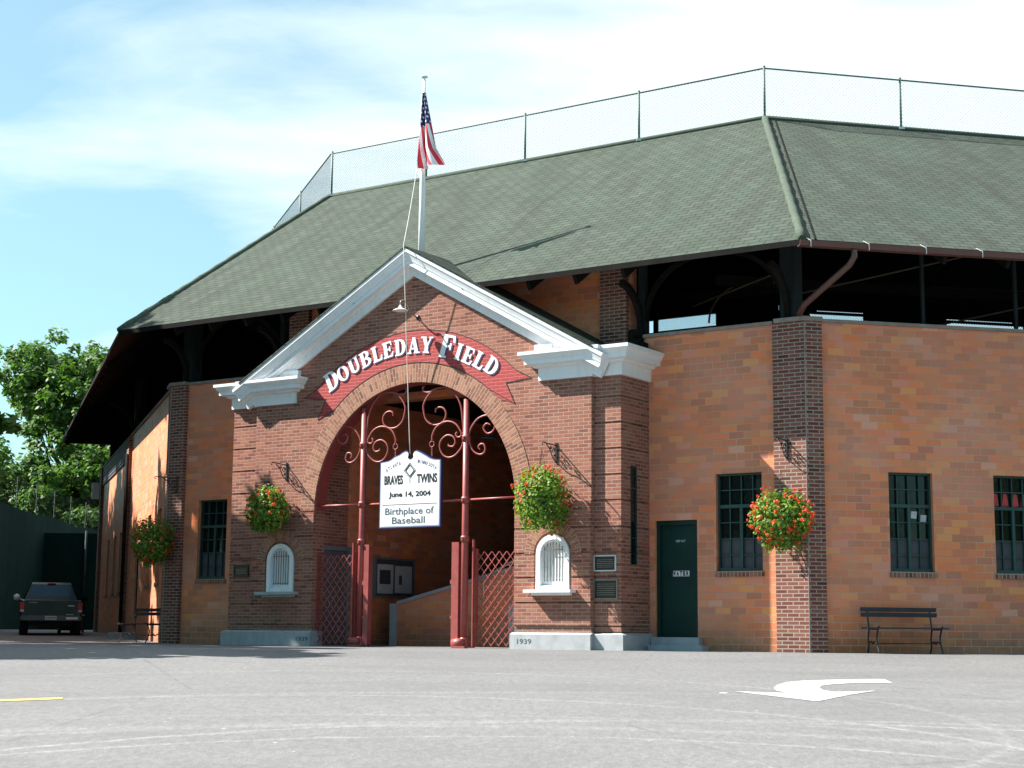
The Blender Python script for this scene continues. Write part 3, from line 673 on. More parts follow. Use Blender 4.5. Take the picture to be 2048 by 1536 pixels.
# ------------------------------------------------------------------ entrance portal
VM, VP = 1.15, 1.05          # front planes of main block and side piers (distance out from the wall)
UC = 7.13
FP = F1 @ Matrix.Translation((-.045, 0, 0))
def portal():
    root = thing('entrance_portal', 'red brick entrance portal with white pediment over a wide round arch', 'entrance portal', at(FP, -UC, -VM))
    def q(name, mb, mat): return link_mesh(name, mb, mat, FP, root)
    XL, XR = -11.2, -3.06
    ZA, RAo, RAi = 2.70, 2.80, 2.43
    zt = 5.42
    def hi(x): return max(5.2, 7.26-abs(x+UC)*.555)
    def arch(x): return ZA+sqrt(max(0, RAi**2-(x+UC)**2))
    def kz(cx, r, zs): return lambda x: zs+sqrt(max(0, r*r-(x-cx)**2))
    KL, KR, kr = -10.41, -3.86, .36
    m = MB(); wall(m, XL, XR, 0, hi, -VM, -VM+.34, [(-UC-RAi, -UC+RAi, 0, arch, 48), (KL-kr, KL+kr, 1.08, kz(KL, kr, 1.70), 12), (KR-kr, KR+kr, 1.08, kz(KR, kr, 1.72), 12)], extra=(-UC, -10.85, -3.41))
    q('front_wall', m, 'brick')
    # inside faces closing the kiosks
    # rusticated lower courses standing 3 cm proud
    gz_ = [.30, .405, .83, 1.28, 1.725, 2.18, 2.66]
    for (x0, x1, cx, zs) in ((XL, -UC-RAi, KL, 1.70), (-UC+RAi, XR, KR, 1.72)):
        m = MB()
        for a, b in zip(gz_[1:], gz_[2:]):
            ops = []
            if a < 2.1: 
                lo_ = max(a, 1.08)
                f_hi = (lambda cx, zs, b: (lambda x: min(b, kz(cx, .40, zs)(x))))(cx, zs, b)
                if b > 1.08:
                    f_lo = (lambda a: (lambda x: max(a+.03, 1.0)))(a)
                    if kz(cx, .40, zs)(cx) > a+.03: ops = [(cx-.40, cx+.40, f_lo, (lambda fh, a: (lambda x: max(a+.031, fh(x))))(f_hi, a), 12)]
            wall(m, x0+.001, x1-.001, a+.03, b, -VM-.03, -VM-.001, ops)
        q('rusticated_courses', m, 'brick')
    # piers with grooved bands
    bands = [.30, .405, .83, 1.28, 1.725, 2.18, 2.66, 3.12, 3.59, 4.06, 4.53, 4.95]
    for (x0, x1, tagx) in ((-11.93, XL, 'l'), (XR, -2.50, 'r')):
        m = MB(); m.box(x0+.025, x1-.025 if tagx == 'r' else x1, -VP+.025, 0, 0, 4.97)
        for a, b in zip(bands, bands[1:]):
            if tagx == 'r':
                z0, z1 = a+.03, b; m.face([(x0,-VP,z0),(x1,-VP,z0),(x1,-VP,z1),(x0,-VP,z1)])
                # right side face with a slit window
                y0, y1, s0, s1 = -VP, 0, -.71, -.47
                zz0, zz1 = max(z0, 1.52), min(z1, 3.31)
                if zz1 > zz0:
                    for ya, yb in ((y0, s0), (s1, y1)): m.face([(x1,ya,z0),(x1,yb,z0),(x1,yb,z1),(x1,ya,z1)])
                    if zz0 > z0: m.face([(x1,s0,z0),(x1,s1,z0),(x1,s1,zz0),(x1,s0,zz0)])
                    if zz1 < z1: m.face([(x1,s0,zz1),(x1,s1,zz1),(x1,s1,z1),(x1,s0,z1)])
                else: m.face([(x1,y0,z0),(x1,y1,z0),(x1,y1,z1),(x1,y0,z1)])
                m.face([(x0,-VP,z1),(x1,-VP,z1),(x1,0,z1),(x0,0,z1)]); m.face([(x0,-VP,z0),(x0,0,z0),(x1,0,z0),(x1,-VP,z0)])
            else: m.box(x0, x1, -VP, -.001, a+.03, b)
        q('pier', m, 'brick')
    m = MB(); m.box(-2.53, -2.518, -.70, -.48, 1.52, 3.31); sl_ = q('slit_window', m, 'glass')
    m = MB()
    for yy in (-.705, -.485): m.box(-2.52, -2.495, yy-.01, yy+.01, 1.53, 3.30)
    for zz in (1.53, 2.0, 2.45, 2.9, 3.29): m.box(-2.52, -2.497, -.70, -.48, zz-.008, zz+.008)
    link_mesh('window_frame', m, 'gframe', FP, sl_)
    # plinth
    for (x0, x1, y) in ((-11.24, -UC-RAi+.04, -VM-.10), (-UC+RAi-.04, -3.02, -VM-.10)):
        m = MB(); b = .03
        m.face([(x0,y,0),(x1,y,0),(x1,y,.27),(x0,y,.27)]); m.face([(x0,y,.27),(x1,y,.27),(x1,y+.08,.305),(x0,y+.08,.305)]); m.face([(x0,y,0),(x0,y,.27),(x0,y+.08,.305),(x0,-.9,.305),(x0,-.9,0)])
        m.face([(x1,-.86,0),(x1,-.86,.305),(x1,y+.08,.305),(x1,y,.27),(x1,y,0)]); m.face([(x0,y+.08,.305),(x1,y+.08,.305),(x1,-.9,.305),(x0,-.9,.305)])
        pl = q('plinth', m, 'conc')
        t = MB(); cx = -9.72 if x0 < -8 else -4.42
        put_text(t, '1939', .125, cx, .10, y-.003, width=.31, bold=.001); link_mesh('year_numerals', t, 'ink2', FP, pl)
    for (x0, x1) in ((-12.02, -11.24), (-3.02, -2.41)):
        y = -VP-.10; m = MB(); m.box(x0, x1, y, -.01, 0, .27)
        if x0 > -5: m.face([(x0,y,.272),(x1,y,.272),(x1-.08,y+.08,.305),(x0,y+.08,.305)]); m.face([(x1,y,.272),(x1,0,.272),(x1-.08,0,.305),(x1-.08,y+.08,.305)])
        else: m.face([(x0,y,.272),(x1,y,.272),(x1,y+.08,.305),(x0+.08,y+.08,.305)])
        q('plinth', m, 'conc')
    # arch ring of radial bricks and painted soffit
    m = MB(); N = 60
    for i in range(N):
        a0, a1 = pi*i/N, pi*(i+1)/N
        def P(r, a, y): return (-UC - r*cos(a), y, ZA+r*sin(a))
        yf = -VM-.012
        m.face([P(RAi+.002, a0, yf), P(RAi+.002, a1, yf), P(RAo, a1, yf), P(RAo, a0, yf)], [(0, a0*2.6), (0, a1*2.6), (.38, a1*2.6), (.38, a0*2.6)])
        m.face([P(RAo, a0, yf), P(RAo, a1, yf), P(RAo, a1, -VM), P(RAo, a0, -VM)])
    for a in (0, pi): m.face([P(RAi, a, -VM-.012), P(RAo, a, -VM-.012), P(RAo, a, -VM), P(RAi, a, -VM)])
    q('arch_ring', m, 'ring')
    m = MB()
    for i in range(N):
        a0, a1 = pi*i/N, pi*(i+1)/N
        m.face([P(RAi-.006, a0, -VM+.03), P(RAi-.006, a1, -VM+.03), P(RAi-.006, a1, -VM+.34), P(RAi-.006, a0, -VM+.34)])
        m.face([P(RAi-.006, a0, -VM+.03), P(RAi-.006, a1, -VM+.03), P(RAi, a1, -VM+.03), P(RAi, a0, -VM+.03)])
    q('arch_lining', m, 'red')
    # banner
    m = MB(); yb = -VM-.006
    def Q(r, deg): a = radians(deg); return (-UC - r*sin(a), yb, ZA+r*cos(a))
    n = 40
    def ro(d): return 3.46+.0*abs(d)
    for i in range(n):
        d0, d1 = -44+88*i/n, -44+88*(i+1)/n; m.face([Q(2.83, d1), Q(2.83, d0), Q(3.46, d0), Q(3.46, d1)])
    for s_ in (1, -1):
        m.face([Q(3.15, s_*44), Q(3.46, s_*44), Q(3.50, s_*47), Q(3.60, s_*50)] if s_ > 0 else [Q(3.46, -44), Q(3.15, -44), Q(3.60, -50), Q(3.50, -47)])
        m.face([Q(2.83, s_*44), Q(3.15, s_*44), Q(3.03, s_*52.3), Q(2.87, s_*47.5)] if s_ > 0 else [Q(3.15, -44), Q(2.83, -44), Q(2.87, -47.5), Q(3.03, -52.3)])
    ban = q('banner', m, 'banner')
    m = MB()      # thin dark outline
    out = [Q(3.465, d) for d in range(-44, 45, 4)] + [Q(3.605, 50.2), Q(3.15, 44.2), Q(3.03, 52.5), Q(2.825, 44)] + [Q(2.825, d) for d in range(40, -44, -4)] + [Q(3.03, -52.5), Q(3.15, -44.2), Q(3.605, -50.2)]
    for a, b in zip(out, out[1:]+out[:1]): m.bar((a[0], yb-.002, a[2]), (b[0], yb-.002, b[2]), .004, .012)
    link_mesh('banner_outline', m, 'ink', FP, ban)
    # lettering: hand-built slab letters on the arc
    def glyph(c):
        T = .30; t = .09; R = []   # rects/polys in unit height, width w
        def rect(x0, x1, z0, z1): return [(x0, z0), (x1, z0), (x1, z1), (x0, z1)]
        def bowl(x0, x1, z0, z1, th, tv, a0=-90, a1=90, n=10):
            cx, cz = x0, (z0+z1)/2; ps = []
            rx, rz = x1-x0, (z1-z0)/2
            for i in range(n):
                u0, u1 = radians(a0+(a1-a0)*i/n), radians(a0+(a1-a0)*(i+1)/n)
                o = lambda u: (cx+rx*cos(u), cz+rz*sin(u)); ii = lambda u: (cx+(rx-th)*cos(u), cz+(rz-tv)*sin(u))
                ps.append([ii(u0), o(u0), o(u1), ii(u1)])
            return ps
        sf = .055
        if c == 'D': w = .86; R = [rect(.08, .34, .0, 1), rect(0, .42, 0, t), rect(0, .42, 1-t, 1)] + bowl(.40, .86, 0, 1, .27, .11)
        elif c == 'O': w = .92; R = bowl(.46, .92, 0, 1, .27, .10) + bowl(.46, 0, 0, 1, -.27, .10, -90, 90)
        elif c == 'U': w = .92; R = [rect(.10, .36, .3, 1), rect(.64, .82, .3, 1), rect(0, .44, 1-t, 1), rect(.54, .92, 1-t, 1)] + [[(.36+.0*k, .3), (.36, .3), (.36, .3), (.36, .3)] for k in ()] + [[(.46+.36*cos(a), .32+.32*sin(a)), (.46+.36*cos(b), .32+.32*sin(b)), (.46+.14*cos(b)+.02, .32+.19*sin(b)), (.46+.14*cos(a)+.02, .32+.19*sin(a))] for a, b in [(pi+pi*i/10, pi+pi*(i+1)/10) for i in range(10)]]
        elif c == 'B': w = .84; R = [rect(.08, .34, 0, 1), rect(0, .42, 0, t), rect(0, .42, 1-t, 1), rect(.34, .42, .47, .55)] + bowl(.40, .84, 0, .54, .26, .10) + bowl(.40, .78, .48, 1, .25, .10)
        elif c == 'L': w = .76; R = [rect(.08, .34, 0, 1), rect(0, .42, 1-t, 1), rect(0, .70, 0, t+.03), [(.58, t+.03), (.72, 0), (.78, .34), (.68, .34)]]
        elif c == 'E': w = .80; R = [rect(.08, .34, 0, 1), rect(0, .72, 0, t+.02), rect(0, .70, 1-t-.02, 1), rect(.34, .56, .46, .56), rect(.50, .60, .36, .66), [(.60, t), (.72, 0), (.80, .30), (.70, .30)], [(.60, 1-t), (.70, 1), (.74, .72), (.66, .72)]]
        elif c == 'F': w = .78; R = [rect(.08, .34, 0, 1), rect(0, .44, 0, t), rect(0, .72, 1-t-.02, 1), rect(.34, .56, .46, .56), rect(.50, .60, .36, .66), [(.60, 1-t), (.72, 1), (.78, .70), (.68, .70)]]
        elif c == 'I': w = .42; R = [rect(.08, .34, 0, 1), rect(0, .42, 0, t), rect(0, .42, 1-t, 1)]
        elif c == 'A': w = .96; R = [[(.10, 0), (.22, 0), (.50, 1), (.40, 1)], [(.58, 0), (.86, 0), (.58, 1), (.36, 1)], rect(.26, .62, .26, .36), rect(0, .32, 0, t), rect(.52, .96, 0, t)]
        elif c == 'Y': w = .92; R = [rect(.34, .60, 0, .46), rect(.24, .70, 0, t), [(.08, 1), (.36, 1), (.60, .44), (.34, .44)], [(.74, 1), (.84, 1), (.58, .42), (.46, .46)], rect(0, .42, 1-t, 1), rect(.62, .92, 1-t, 1)]
        return R, w
    spec = [('D', 38.6, 0.392, 3.142), ('O', 32.6, 0.325, 3.102), ('U', 27.0, 0.325, 3.082), ('B', 21.6, 0.325, 3.062), ('L', 16.3, 0.325, 3.042), ('E', 11.2, 0.325, 3.032), ('D', 5.7, 0.325, 3.012), ('A', -.3, 0.325, 3.002), ('Y', -6.0, 0.325, 3.002), ('F', -15.2, 0.459, 2.952), ('I', -20.6, 0.325, 2.982), ('E', -25.2, 0.325, 2.982), ('L', -30.3, 0.325, 3.002), ('D', -35.9, 0.336, 3.042)]
    for mat, dx, dz, dy in (('letterb', .022, -.018, -.010), ('letterw', 0, 0, -.014)):
        m = MB()
        for c, deg, hgt, rb in spec:
            polys, w = glyph(c); a = radians(deg); cx, cz = -UC - rb*sin(a), ZA+rb*cos(a)
            tilt = -a*.0 + a
            if c == 'D' and deg > 30: tilt = a*.72
            k = hgt*.98
            for j, pl in enumerate(polys):
                pp = []
                for (x, z) in pl:
                    X, Z = (x-w/2)*k, z*hgt
                    # rotate so the letter stands on the arc
                    xr = X*cos(tilt) - Z*sin(tilt); zr = X*sin(tilt) + Z*cos(tilt)
                    pp.append((cx+xr+dx, yb+dy-.0004*j, cz+zr+dz))
                m.face(pp)
        link_mesh('lettering' if mat == 'letterw' else 'letter_shadow', m, mat, FP, ban)
    # horizontal cornices (returned at both ends)
    arch_prof = [(.0, 4.93), (.045, 4.93), (.045, 5.15), (.12, 5.165), (.13, 5.20), (.24, 5.215), (.24, 5.30), (.255, 5.30), (.27, 5.325), (.30, 5.36), (.305, 5.385), (.33, 5.385), (.33, 5.445), (0, 5.47)]
    for path in ([(-11.93, .0), (-11.93, -VP), (-11.2, -VP), (-11.2, -VM), (-10.16, -VM), (-10.16, -VM+.2)], [(-4.14, -VM+.2), (-4.14, -VM), (-3.06, -VM), (-3.06, -VP), (-2.50, -VP), (-2.50, 0)]):
        m = MB(); rev = [(a, b) for a, b in arch_prof]
        m.sweep(path, [(-a, b) for a, b in rev], lambda p, b: (p[0], p[1], b))
        x0, x1 = min(p[0] for p in path), max(p[0] for p in path)
        m.box(x0, x1, -VM+.001 if False else -VP+.0, 0, 4.96, 5.46)
        m.box(max(x0, -11.2) if x0 < -8 else x0, x1 if x0 < -8 else min(x1, -3.06), -VM, -.9, 5.40, 5.462)
        q('cornice', m, 'white')
    # little upstand blocks where the raking band lands
    for a_, b_ in ((-10.42, -10.02), (-4.24, -3.86)):
        m = MB(); m.box(a_, b_, -VM-.10, -VM+.01, 5.46, 5.60); q('cornice_block', m, 'white')
    # raking cornice
    sl = .555; L = 4.28; zb = 7.26
    path = [(-UC-L, zb-L*sl), (-UC, zb), (-UC+L, zb-L*sl)]
    prof = [(0, -.02), (0, .06), (.15, .065), (.15, .115), (.175, .125), (.175, .25), (.26, .235), (.26, .255), (.30, .27), (.37, .305), (.385, .31), (.385, .33), (.445, .33), (.45, -.02)]
    m = MB(); m.sweep([(p[0], p[1]) for p in path], prof, lambda p, b: (p[0], -VM-b, p[1]))
    rk = q('raking_cornice', m, 'white')
    # portal roof
    m = MB(); t = .45*sqrt(1+sl*sl); o = .345
    for s_ in (1, -1):
        xe, ze = -UC+s_*(L+.02), zb+t-(L+.02)*sl; ap = (-UC, zb+t)
        pts = [(xe, -VM-o, ze), (ap[0], -VM-o, ap[1]), (ap[0], .1, ap[1]), (xe, .1, ze)]
        ln = sqrt(L*L*(1+sl*sl)); m.face(pts, [(0, 0), (0, ln), (1.7, ln), (1.7, 0)]); 
        pts2 = [(a, b, c+.035) for a, b, c in pts]; m.face(pts2, [(-VM-o, 0), (-VM-o, ln), (.1, ln), (.1, 0)])
        m.face([pts[0], pts[1], pts2[1], pts2[0]]); m.face([pts[0], pts2[0], pts2[3], pts[3]])
    q('portal_roof', m, 'shingle')
    m = MB(); m.box(-11.9, -2.52, -VP+.02, 0, 5.455, 5.475); q('flat_roof', m, 'cap')
    m = MB(); m.box(-2.75, -2.50, -.42, -.02, 5.47, 5.66); m.box(-2.9, -2.6, -.05, -.001, 5.5, 5.95); q('roof_vent', m, 'dark')
    # kiosk windows
    for cx, zs, mw in ((KL, 1.70, 'white'), (KR, 1.72, 'white')):
        n = 14; f = MB()
        def arc(r, zb_, y): return [(cx-r, y, zb_)] + [(cx-r*cos(pi*i/n), y, zs+r*sin(pi*i/n)) for i in range(n+1)] + [(cx+r, y, zb_)]
        yo, yi = -VM-.045, -VM+.06
        a, b = arc(.355, 1.08, yo), arc(.262, 1.08, yo); ai, bi = arc(.355, 1.08, yi), arc(.262, 1.08, yi)
        for i in range(len(a)-1):
            f.face([a[i], a[i+1], b[i+1], b[i]]); f.face([b[i], b[i+1], bi[i+1], bi[i]]); f.face([a[i+1], a[i], ai[i], ai[i+1]])
        f.box(cx-.262, cx+.262, yo+.02, yi, 1.08, 1.15)
        kw = q('kiosk_window', f, mw)
        p = MB(); pa = arc(.262, 1.15, -VM+.05); p.face(pa); link_mesh('shutter_panel', p, 'white', FP, kw)
        p = MB()
        for i in range(7):
            xx = cx-.19+i*.38/6; zt_ = zs+sqrt(.262**2-(xx-cx)**2)*.82
            p.tube([(xx, -VM-.0, 1.22), (xx, -VM-.0, zt_)], .0065, 6)
        for zz in (1.25, 1.80): p.tube([(cx-.2, -VM-.008, zz), (cx+.2, -VM-.008, zz)], .006, 6)
        link_mesh('window_bars', p, 'rust', FP, kw)
        p = MB(); p.box(cx-.50, cx+.50, -VM-.24, -VM+.1, 1.02, 1.075); p.box(cx-.42, cx+.42, -VM-.10, -VM-.031, .97, 1.02); link_mesh('sill', p, 'conc' if cx < -8 else 'white', FP, kw)  # left sill gets grey to paint in its shade, right sill stays white
        p = MB(); nn = 16
        for i in range(nn):
            a0, a1 = pi*i/nn, pi*(i+1)/nn
            def PP(r, a): return (cx-r*cos(a), -VM-.036, zs+r*sin(a))
            p.face([PP(.405, a0), PP(.405, a1), PP(.62, a1), PP(.62, a0)], [(0, a0*.62), (0, a1*.62), (.2, a1*.62), (.2, a0*.62)])
        q('window_arch', p, 'ring')
    # passage through the portal
    for a_, b_, c_, d_, mt_ in ((-9.72, -9.62, -.86, .42, 'brick'), (-4.66, -4.56, -.86, .42, 'brick'), (-9.85, -9.72, .42, 7.5, 'block'), (-4.4, -4.3, .42, 7.5, 'block')):
        m = MB(); m.box(a_, b_, c_, d_, 0, 5.2); q('passage_wall', m, mt_)
    m = MB(); m.box(-9.8, -4.4, -.86, 7.5, 5.15, 5.2); q('passage_ceiling', m, 'interior_shade')
    m = MB(); m.box(-9.8, -4.4, 7.4, 7.5, 0, 5.15); q('passage_end', m, 'interior_shade')
    m = MB(); m.box(-9.7, -4.56, -VM-.05, 7.4, -.05, .012); q('passage_floor', m, 'floor')
    d = MB(); d.box(-9.62, -9.585, -1.06+.1, -.07, .02, 1.92); dd = q('side_door', d, 'doorg')
    d = MB(); d.box(-9.62, -9.56, -.86-.09+.0, -.86, .02, 2.0) if False else None
    d.box(-9.62, -9.55, -.05, .04, .02, 2.02); d.box(-9.62, -9.552, -.86, -.05, 1.93, 2.02); link_mesh('door_frame', d, 'jamb', FP, dd)
    bd = MB(); bd.box(-9.72, -9.66, .97, 2.38, 1.02, 1.86); bb = q('notice_board', bd, 'jamb')
    bd = MB(); bd.box(-9.66, -9.65, 1.03, 2.3, 1.06, 1.82); link_mesh('board_back', bd, 'greyboard', FP, bb)
    bd = MB(); bd.box(-9.65, -9.645, 1.05, 1.6, 1.1, 1.72); bd.box(-9.65, -9.645, 1.66, 2.26, 1.12, 1.70); link_mesh('poster', bd, 'paper', FP, bb)
    bd = MB(); bd.box(-9.645, -9.642, 1.12, 1.5, 1.3, 1.6); bd.box(-9.645, -9.642, 1.8, 1.9, 1.3, 1.5); link_mesh('poster_picture', bd, 'greyboard', FP, bb)
    # ramp parapet with grey coping and a hand rail
    m = MB(); y0, y1 = 1.0, 1.2
    x0, x1 = -9.06, -4.45; z0, z1 = .86, 1.95
    m.face([(x0,y0,0),(x1,y0,0),(x1,y0,z1),(x0,y0,z0)]); m.face([(x1,y1,0),(x0,y1,0),(x0,y1,z0),(x1,y1,z1)]); rp = q('ramp_parapet', m, 'block')
    m = MB(); m.box(-9.24, -9.06, y0-.03, y1+.03, 0, .88); m.obox(((x0+x1)/2, 1.1, (z0+z1)/2+.03), ((x1-x0)/2, 0, (z1-z0)/2), (0, .13, 0), (0, 0, .035)); link_mesh('ramp_coping', m, 'conc', FP, rp)
    m = MB(); m.tube([(-7.0, .9, 1.30), (-4.6, .9, 2.4)], .025, 8)
    for xx in (-6.8, -5.8, -4.9): m.tube([(xx, .9, .9), (xx, .9, 1.30+(xx+7)*.458)], .018, 8)
    link_mesh('hand_rail', m, 'galv', FP, rp)
    m = MB(); m.face([(-6.0,.6,0),(-4.45,.6,0),(-4.45,.6,1.3),(-6.0,.6,.85)]); m.face([(-6.0,.6,.85),(-4.45,.6,1.3),(-4.45,.75,1.3),(-6.0,.75,.85)]); m.face([(-6.0,.75,0),(-6.0,.6,0),(-6.0,.6,.85),(-6.0,.75,.85)]); q('side_ramp', m, 'conc')
portal()

# ------------------------------------------------------------------ plaques
def plaque(name, label, x0, x1, z0, z1, y, rim, lines, header=None):
    root = thing(name, label, 'plaque', at(FP, (x0+x1)/2, y, z0), 'bronze plaques on the portal piers')
    m = MB(); m.box(x0, x1, y-.02, y, z0, z1); link_mesh('plate', m, 'bronze', FP, root)
    m = MB(); r = .018
    m.box(x0-.005, x1+.005, y-.03, y-.001, z1-r, z1+.004); m.box(x0-.005, x1+.005, y-.03, y-.001, z0-.004, z0+r); m.box(x0-.005, x0+r, y-.029, y-.001, z0+r, z1-r); m.box(x1-r, x1+.005, y-.029, y-.001, z0+r, z1-r)
    link_mesh('rim', m, rim, FP, root)
    m = MB()
    if header: put_text(m, header, .03, (x0+x1)/2, z1-.06, y-.022, width=(x1-x0)*.72)
    rnd = random.Random(len(name)+int(z0*100))
    for i in range(lines):
        zz = z1-.085-(z1-z0-.12)*i/max(1, lines); x = x0+.05+rnd.random()*.03
        while x < x1-.06: w = .015+rnd.random()*.03; m.box(x, min(x+w, x1-.05), y-.0215, y-.019, zz, zz+.009); x += w+.008
    link_mesh('raised_lettering', m, 'bronze2', FP, root)
plaque('plaque', 'upper of the two dark plaques on the right pier, pale rim', -3.05, -2.60, 1.40, 1.68, -VP, 'galv', 5)
plaque('plaque', 'lower of the two dark plaques on the right pier, tan rim', -3.05, -2.57, .90, 1.25, -VP, 'bronze2', 6)
plaque('plaque', 'small dark bronze plaque on the left brick pier beside the green window', -11.78, -11.38, 1.40, 1.64, -VP, 'bronze', 4)

# ------------------------------------------------------------------ gate posts with scrollwork
def catmull(P, k=5):
    out = []; P = [Vector(p) for p in P]
    for i in range(len(P)-1):
        p0, p1, p2, p3 = P[max(i-1, 0)], P[i], P[i+1], P[min(i+2, len(P)-1)]
        for j in range(k):
            t = j/k; out.append(.5*((2*p1)+(-p0+p2)*t+(2*p0-5*p1+4*p2-p3)*t*t+(-p0+3*p1-3*p2+p3)*t**3))
    return out+[P[-1]]
YG = -1.06; MIR = 7.19
SC = {'a': [(6.94,4.93),(6.98,5.0),(6.95,5.05)], 
      's1': [(6.95,5.05),(6.99,5.02),(6.97,4.95),(6.85,4.92),(6.74,4.96),(6.56,4.99),(6.38,4.97),(6.2,4.83),(6.08,4.63),(6.03,4.38),(6.0,4.05)],
      's2': [(6.74,4.96),(6.87,4.84),(6.96,4.7),(6.96,4.57),(6.9,4.39),(6.75,4.28),(6.57,4.28),(6.45,4.36),(6.42,4.49),(6.48,4.58),(6.58,4.61),(6.66,4.58),(6.67,4.51)],
      's3': [(6.74,3.96),(6.74,4.07),(6.64,4.23),(6.41,4.32),(6.19,4.26),(6.05,4.08),(6.07,4.01),(6.14,4.0),(6.18,4.06),(6.15,4.1)],
      's4': [(6.0,4.08),(6.0,3.94),(6.05,3.79),(6.2,3.65),(6.36,3.62),(6.49,3.69),(6.56,3.84),(6.52,3.97),(6.39,4.05),(6.25,4.02),(6.19,3.92),(6.24,3.83),(6.34,3.84),(6.35,3.88)],
      's5': [(5.88,4.02),(5.81,4.18),(5.66,4.33),(5.44,4.38),(5.3,4.28),(5.27,4.16),(5.33,4.06),(5.44,4.03),(5.52,4.1),(5.53,4.17),(5.46,4.22),(5.38,4.19)],
      's6': [(5.88,4.02),(5.85,3.86),(5.76,3.71),(5.63,3.64),(5.53,3.66),(5.49,3.74),(5.53,3.83),(5.61,3.83),(5.65,3.78),(5.61,3.73)]}
def gate_post(side):
    f = (lambda u: -u) if side > 0 else (lambda u: -(2*MIR-u))
    xp = f(5.94); root = thing('gate_post', 'right red gate post with curling ironwork, beside the extended lattice' if side > 0 else 'left red gate post with curling ironwork, nearest the grey side door', 'gate post', at(F1, xp, YG), 'red gate posts in the arch')
    m = MB(); m.tube([(xp, YG, .0), (xp, YG, 2.1), (xp, YG, 4.72)], [.068, .066, .058], 14); link_mesh('pole', m, 'red', F1, root)
    for z in (3.97, 2.79, 2.05):
        m = MB(); m.lathe((xp, YG, z), [(.06, -.06), (.085, -.05), (.085, .05), (.06, .06)], 14); m.obox((xp-.0, YG-.09, z), (.02, 0, 0), (0, .03, 0), (0, 0, .03)); link_mesh('collar', m, 'red', F1, root)
    m = MB(); m.lathe((xp, YG, 0), [(.12, 0), (.12, .05), (.095, .16), (.07, .2)], 14); m.lathe((xp-.05, YG-.12, .10), [(0, -.13), (.075, -.12), (.09, 0), (.075, .12), (0, .13)], 14, 'x'); m.box(xp-.15, xp+.15, YG-.2, YG+.15, 0, .045); link_mesh('base', m, 'red', F1, root)
    for k, pts in SC.items():
        if k == 'a': continue
        m = MB(); c = catmull([(f(u), YG-.01, z) for u, z in pts]); n = len(c); m.tube(c, [.019 if i < n-4 else .015 for i in range(n)], 8); link_mesh('scroll', m, 'red', F1, root)
    m = MB(); cx = f(6.745); m.tube([(cx+.055*cos(a*pi/8), YG-.01, 3.90+.055*sin(a*pi/8)) for a in range(17)], .012, 6); link_mesh('ring', m, 'red', F1, root)
    # angle-iron side frame
    m = MB(); xx = f(5.74)
    m.box(xx-.012, xx+.012, YG-.03, YG+.03, .03, 2.03); link_mesh('side_frame', m, 'red', F1, root)
    return root
gate_post(1); gate_post(-1)
# cross bars
def crossbar():
    root = thing('crossbar', 'long horizontal red iron bar passing behind the hanging sign', 'iron bar', at(F1, -7.19, YG, 2.79))
    m = MB(); m.tube([(-9.6, YG-.0, 2.80), (-8.55, YG, 2.79)], .02, 8); link_mesh('bar', m, 'red', F1, root)
    m = MB(); m.tube([(-8.36, YG+.03, 2.79), (-6.0, YG+.03, 2.79)], .02, 8); link_mesh('bar', m, 'red', F1, root)
    m = MB(); m.tube([(-5.86, YG, 2.79), (-4.67, YG, 2.80)], .02, 8); link_mesh('bar', m, 'red', F1, root)
crossbar()
def lattice(name, label, x0, x1, z0, z1, y, nx, nz, mat='red'):
    root = thing(name, label, 'gate', at(F1, (x0+x1)/2, y), 'folding lattice gates')
    dx, dz = (x1-x0)/nx, (z1-z0)/nz
    a, b = MB(), MB()
    for i in range(-nz, nx):
        for mb, s_, yy in ((a, 1, y-.008), (b, -1, y+.008)):
            k0, k1 = max(0, -i), min(nz, nx-i)
            if k1 <= k0: continue
            p0, p1 = (x0+(i+k0)*dx, z0+k0*dz), (x0+(i+k1)*dx, z0+k1*dz)
            if s_ < 0: p0, p1 = (x0+x1-p0[0], p0[1]), (x0+x1-p1[0], p1[1])
            mb.bar((p0[0], yy, p0[1]), (p1[0], yy, p1[1]), .008, .018)
    link_mesh('lattice_bars', a, mat, F1, root); link_mesh('lattice_bars', b, mat, F1, root)
    m = MB(); m.box(x0-.02, x0+.012, y-.03, y+.03, z0-.02, z1+.06); link_mesh('end_rail', m, mat, F1, root)
    m = MB(); m.box(x1-.012, x1+.02, y-.03, y+.03, z0-.02, z1+.06); link_mesh('end_rail', m, mat, F1, root)
lattice('folding_gate', 'stretched red lattice gate filling the bay right of the right post', -5.70, -4.69, .05, 1.80, -1.0, 6, 9)
lattice('folding_gate', 'stretched red lattice gate in front of the grey side door', -9.58, -8.62, .05, 1.80, -1.0, 6, 9)
def folded(label, x0, x1, y0, y1, z1):
    root = thing('folded_gate', label, 'gate', at(F1, (x0+x1)/2, (y0+y1)/2), 'folded gate leaves beside the posts')
    m = MB(); n = 5
    m.box(x0, x1, y0, y0+.02, .03, z1); link_mesh('cover_plate', m, 'red', F1, root)
    m = MB()
    for i in range(n):
        x = x0+(x1-x0)*(i+.5)/n; m.box(x-.008, x+.008, y0+.02, y1, .05, z1-.06+.02*(i % 2))
    link_mesh('folded_bars', m, 'red', F1, root)
    m = MB(); m.box(x0-.03, x0, y0, y0+.05, 1.2, 1.28); m.box(x0-.03, x0, y0, y0+.05, .55, .6); link_mesh('hinge', m, 'red', F1, root)
folded('folded red gate leaf left of the right post', -6.22, -6.06, -1.10, -.98, 1.99)
folded('folded red gate leaf right of the left post', -8.33, -8.21, -1.12, -1.0, 1.99)

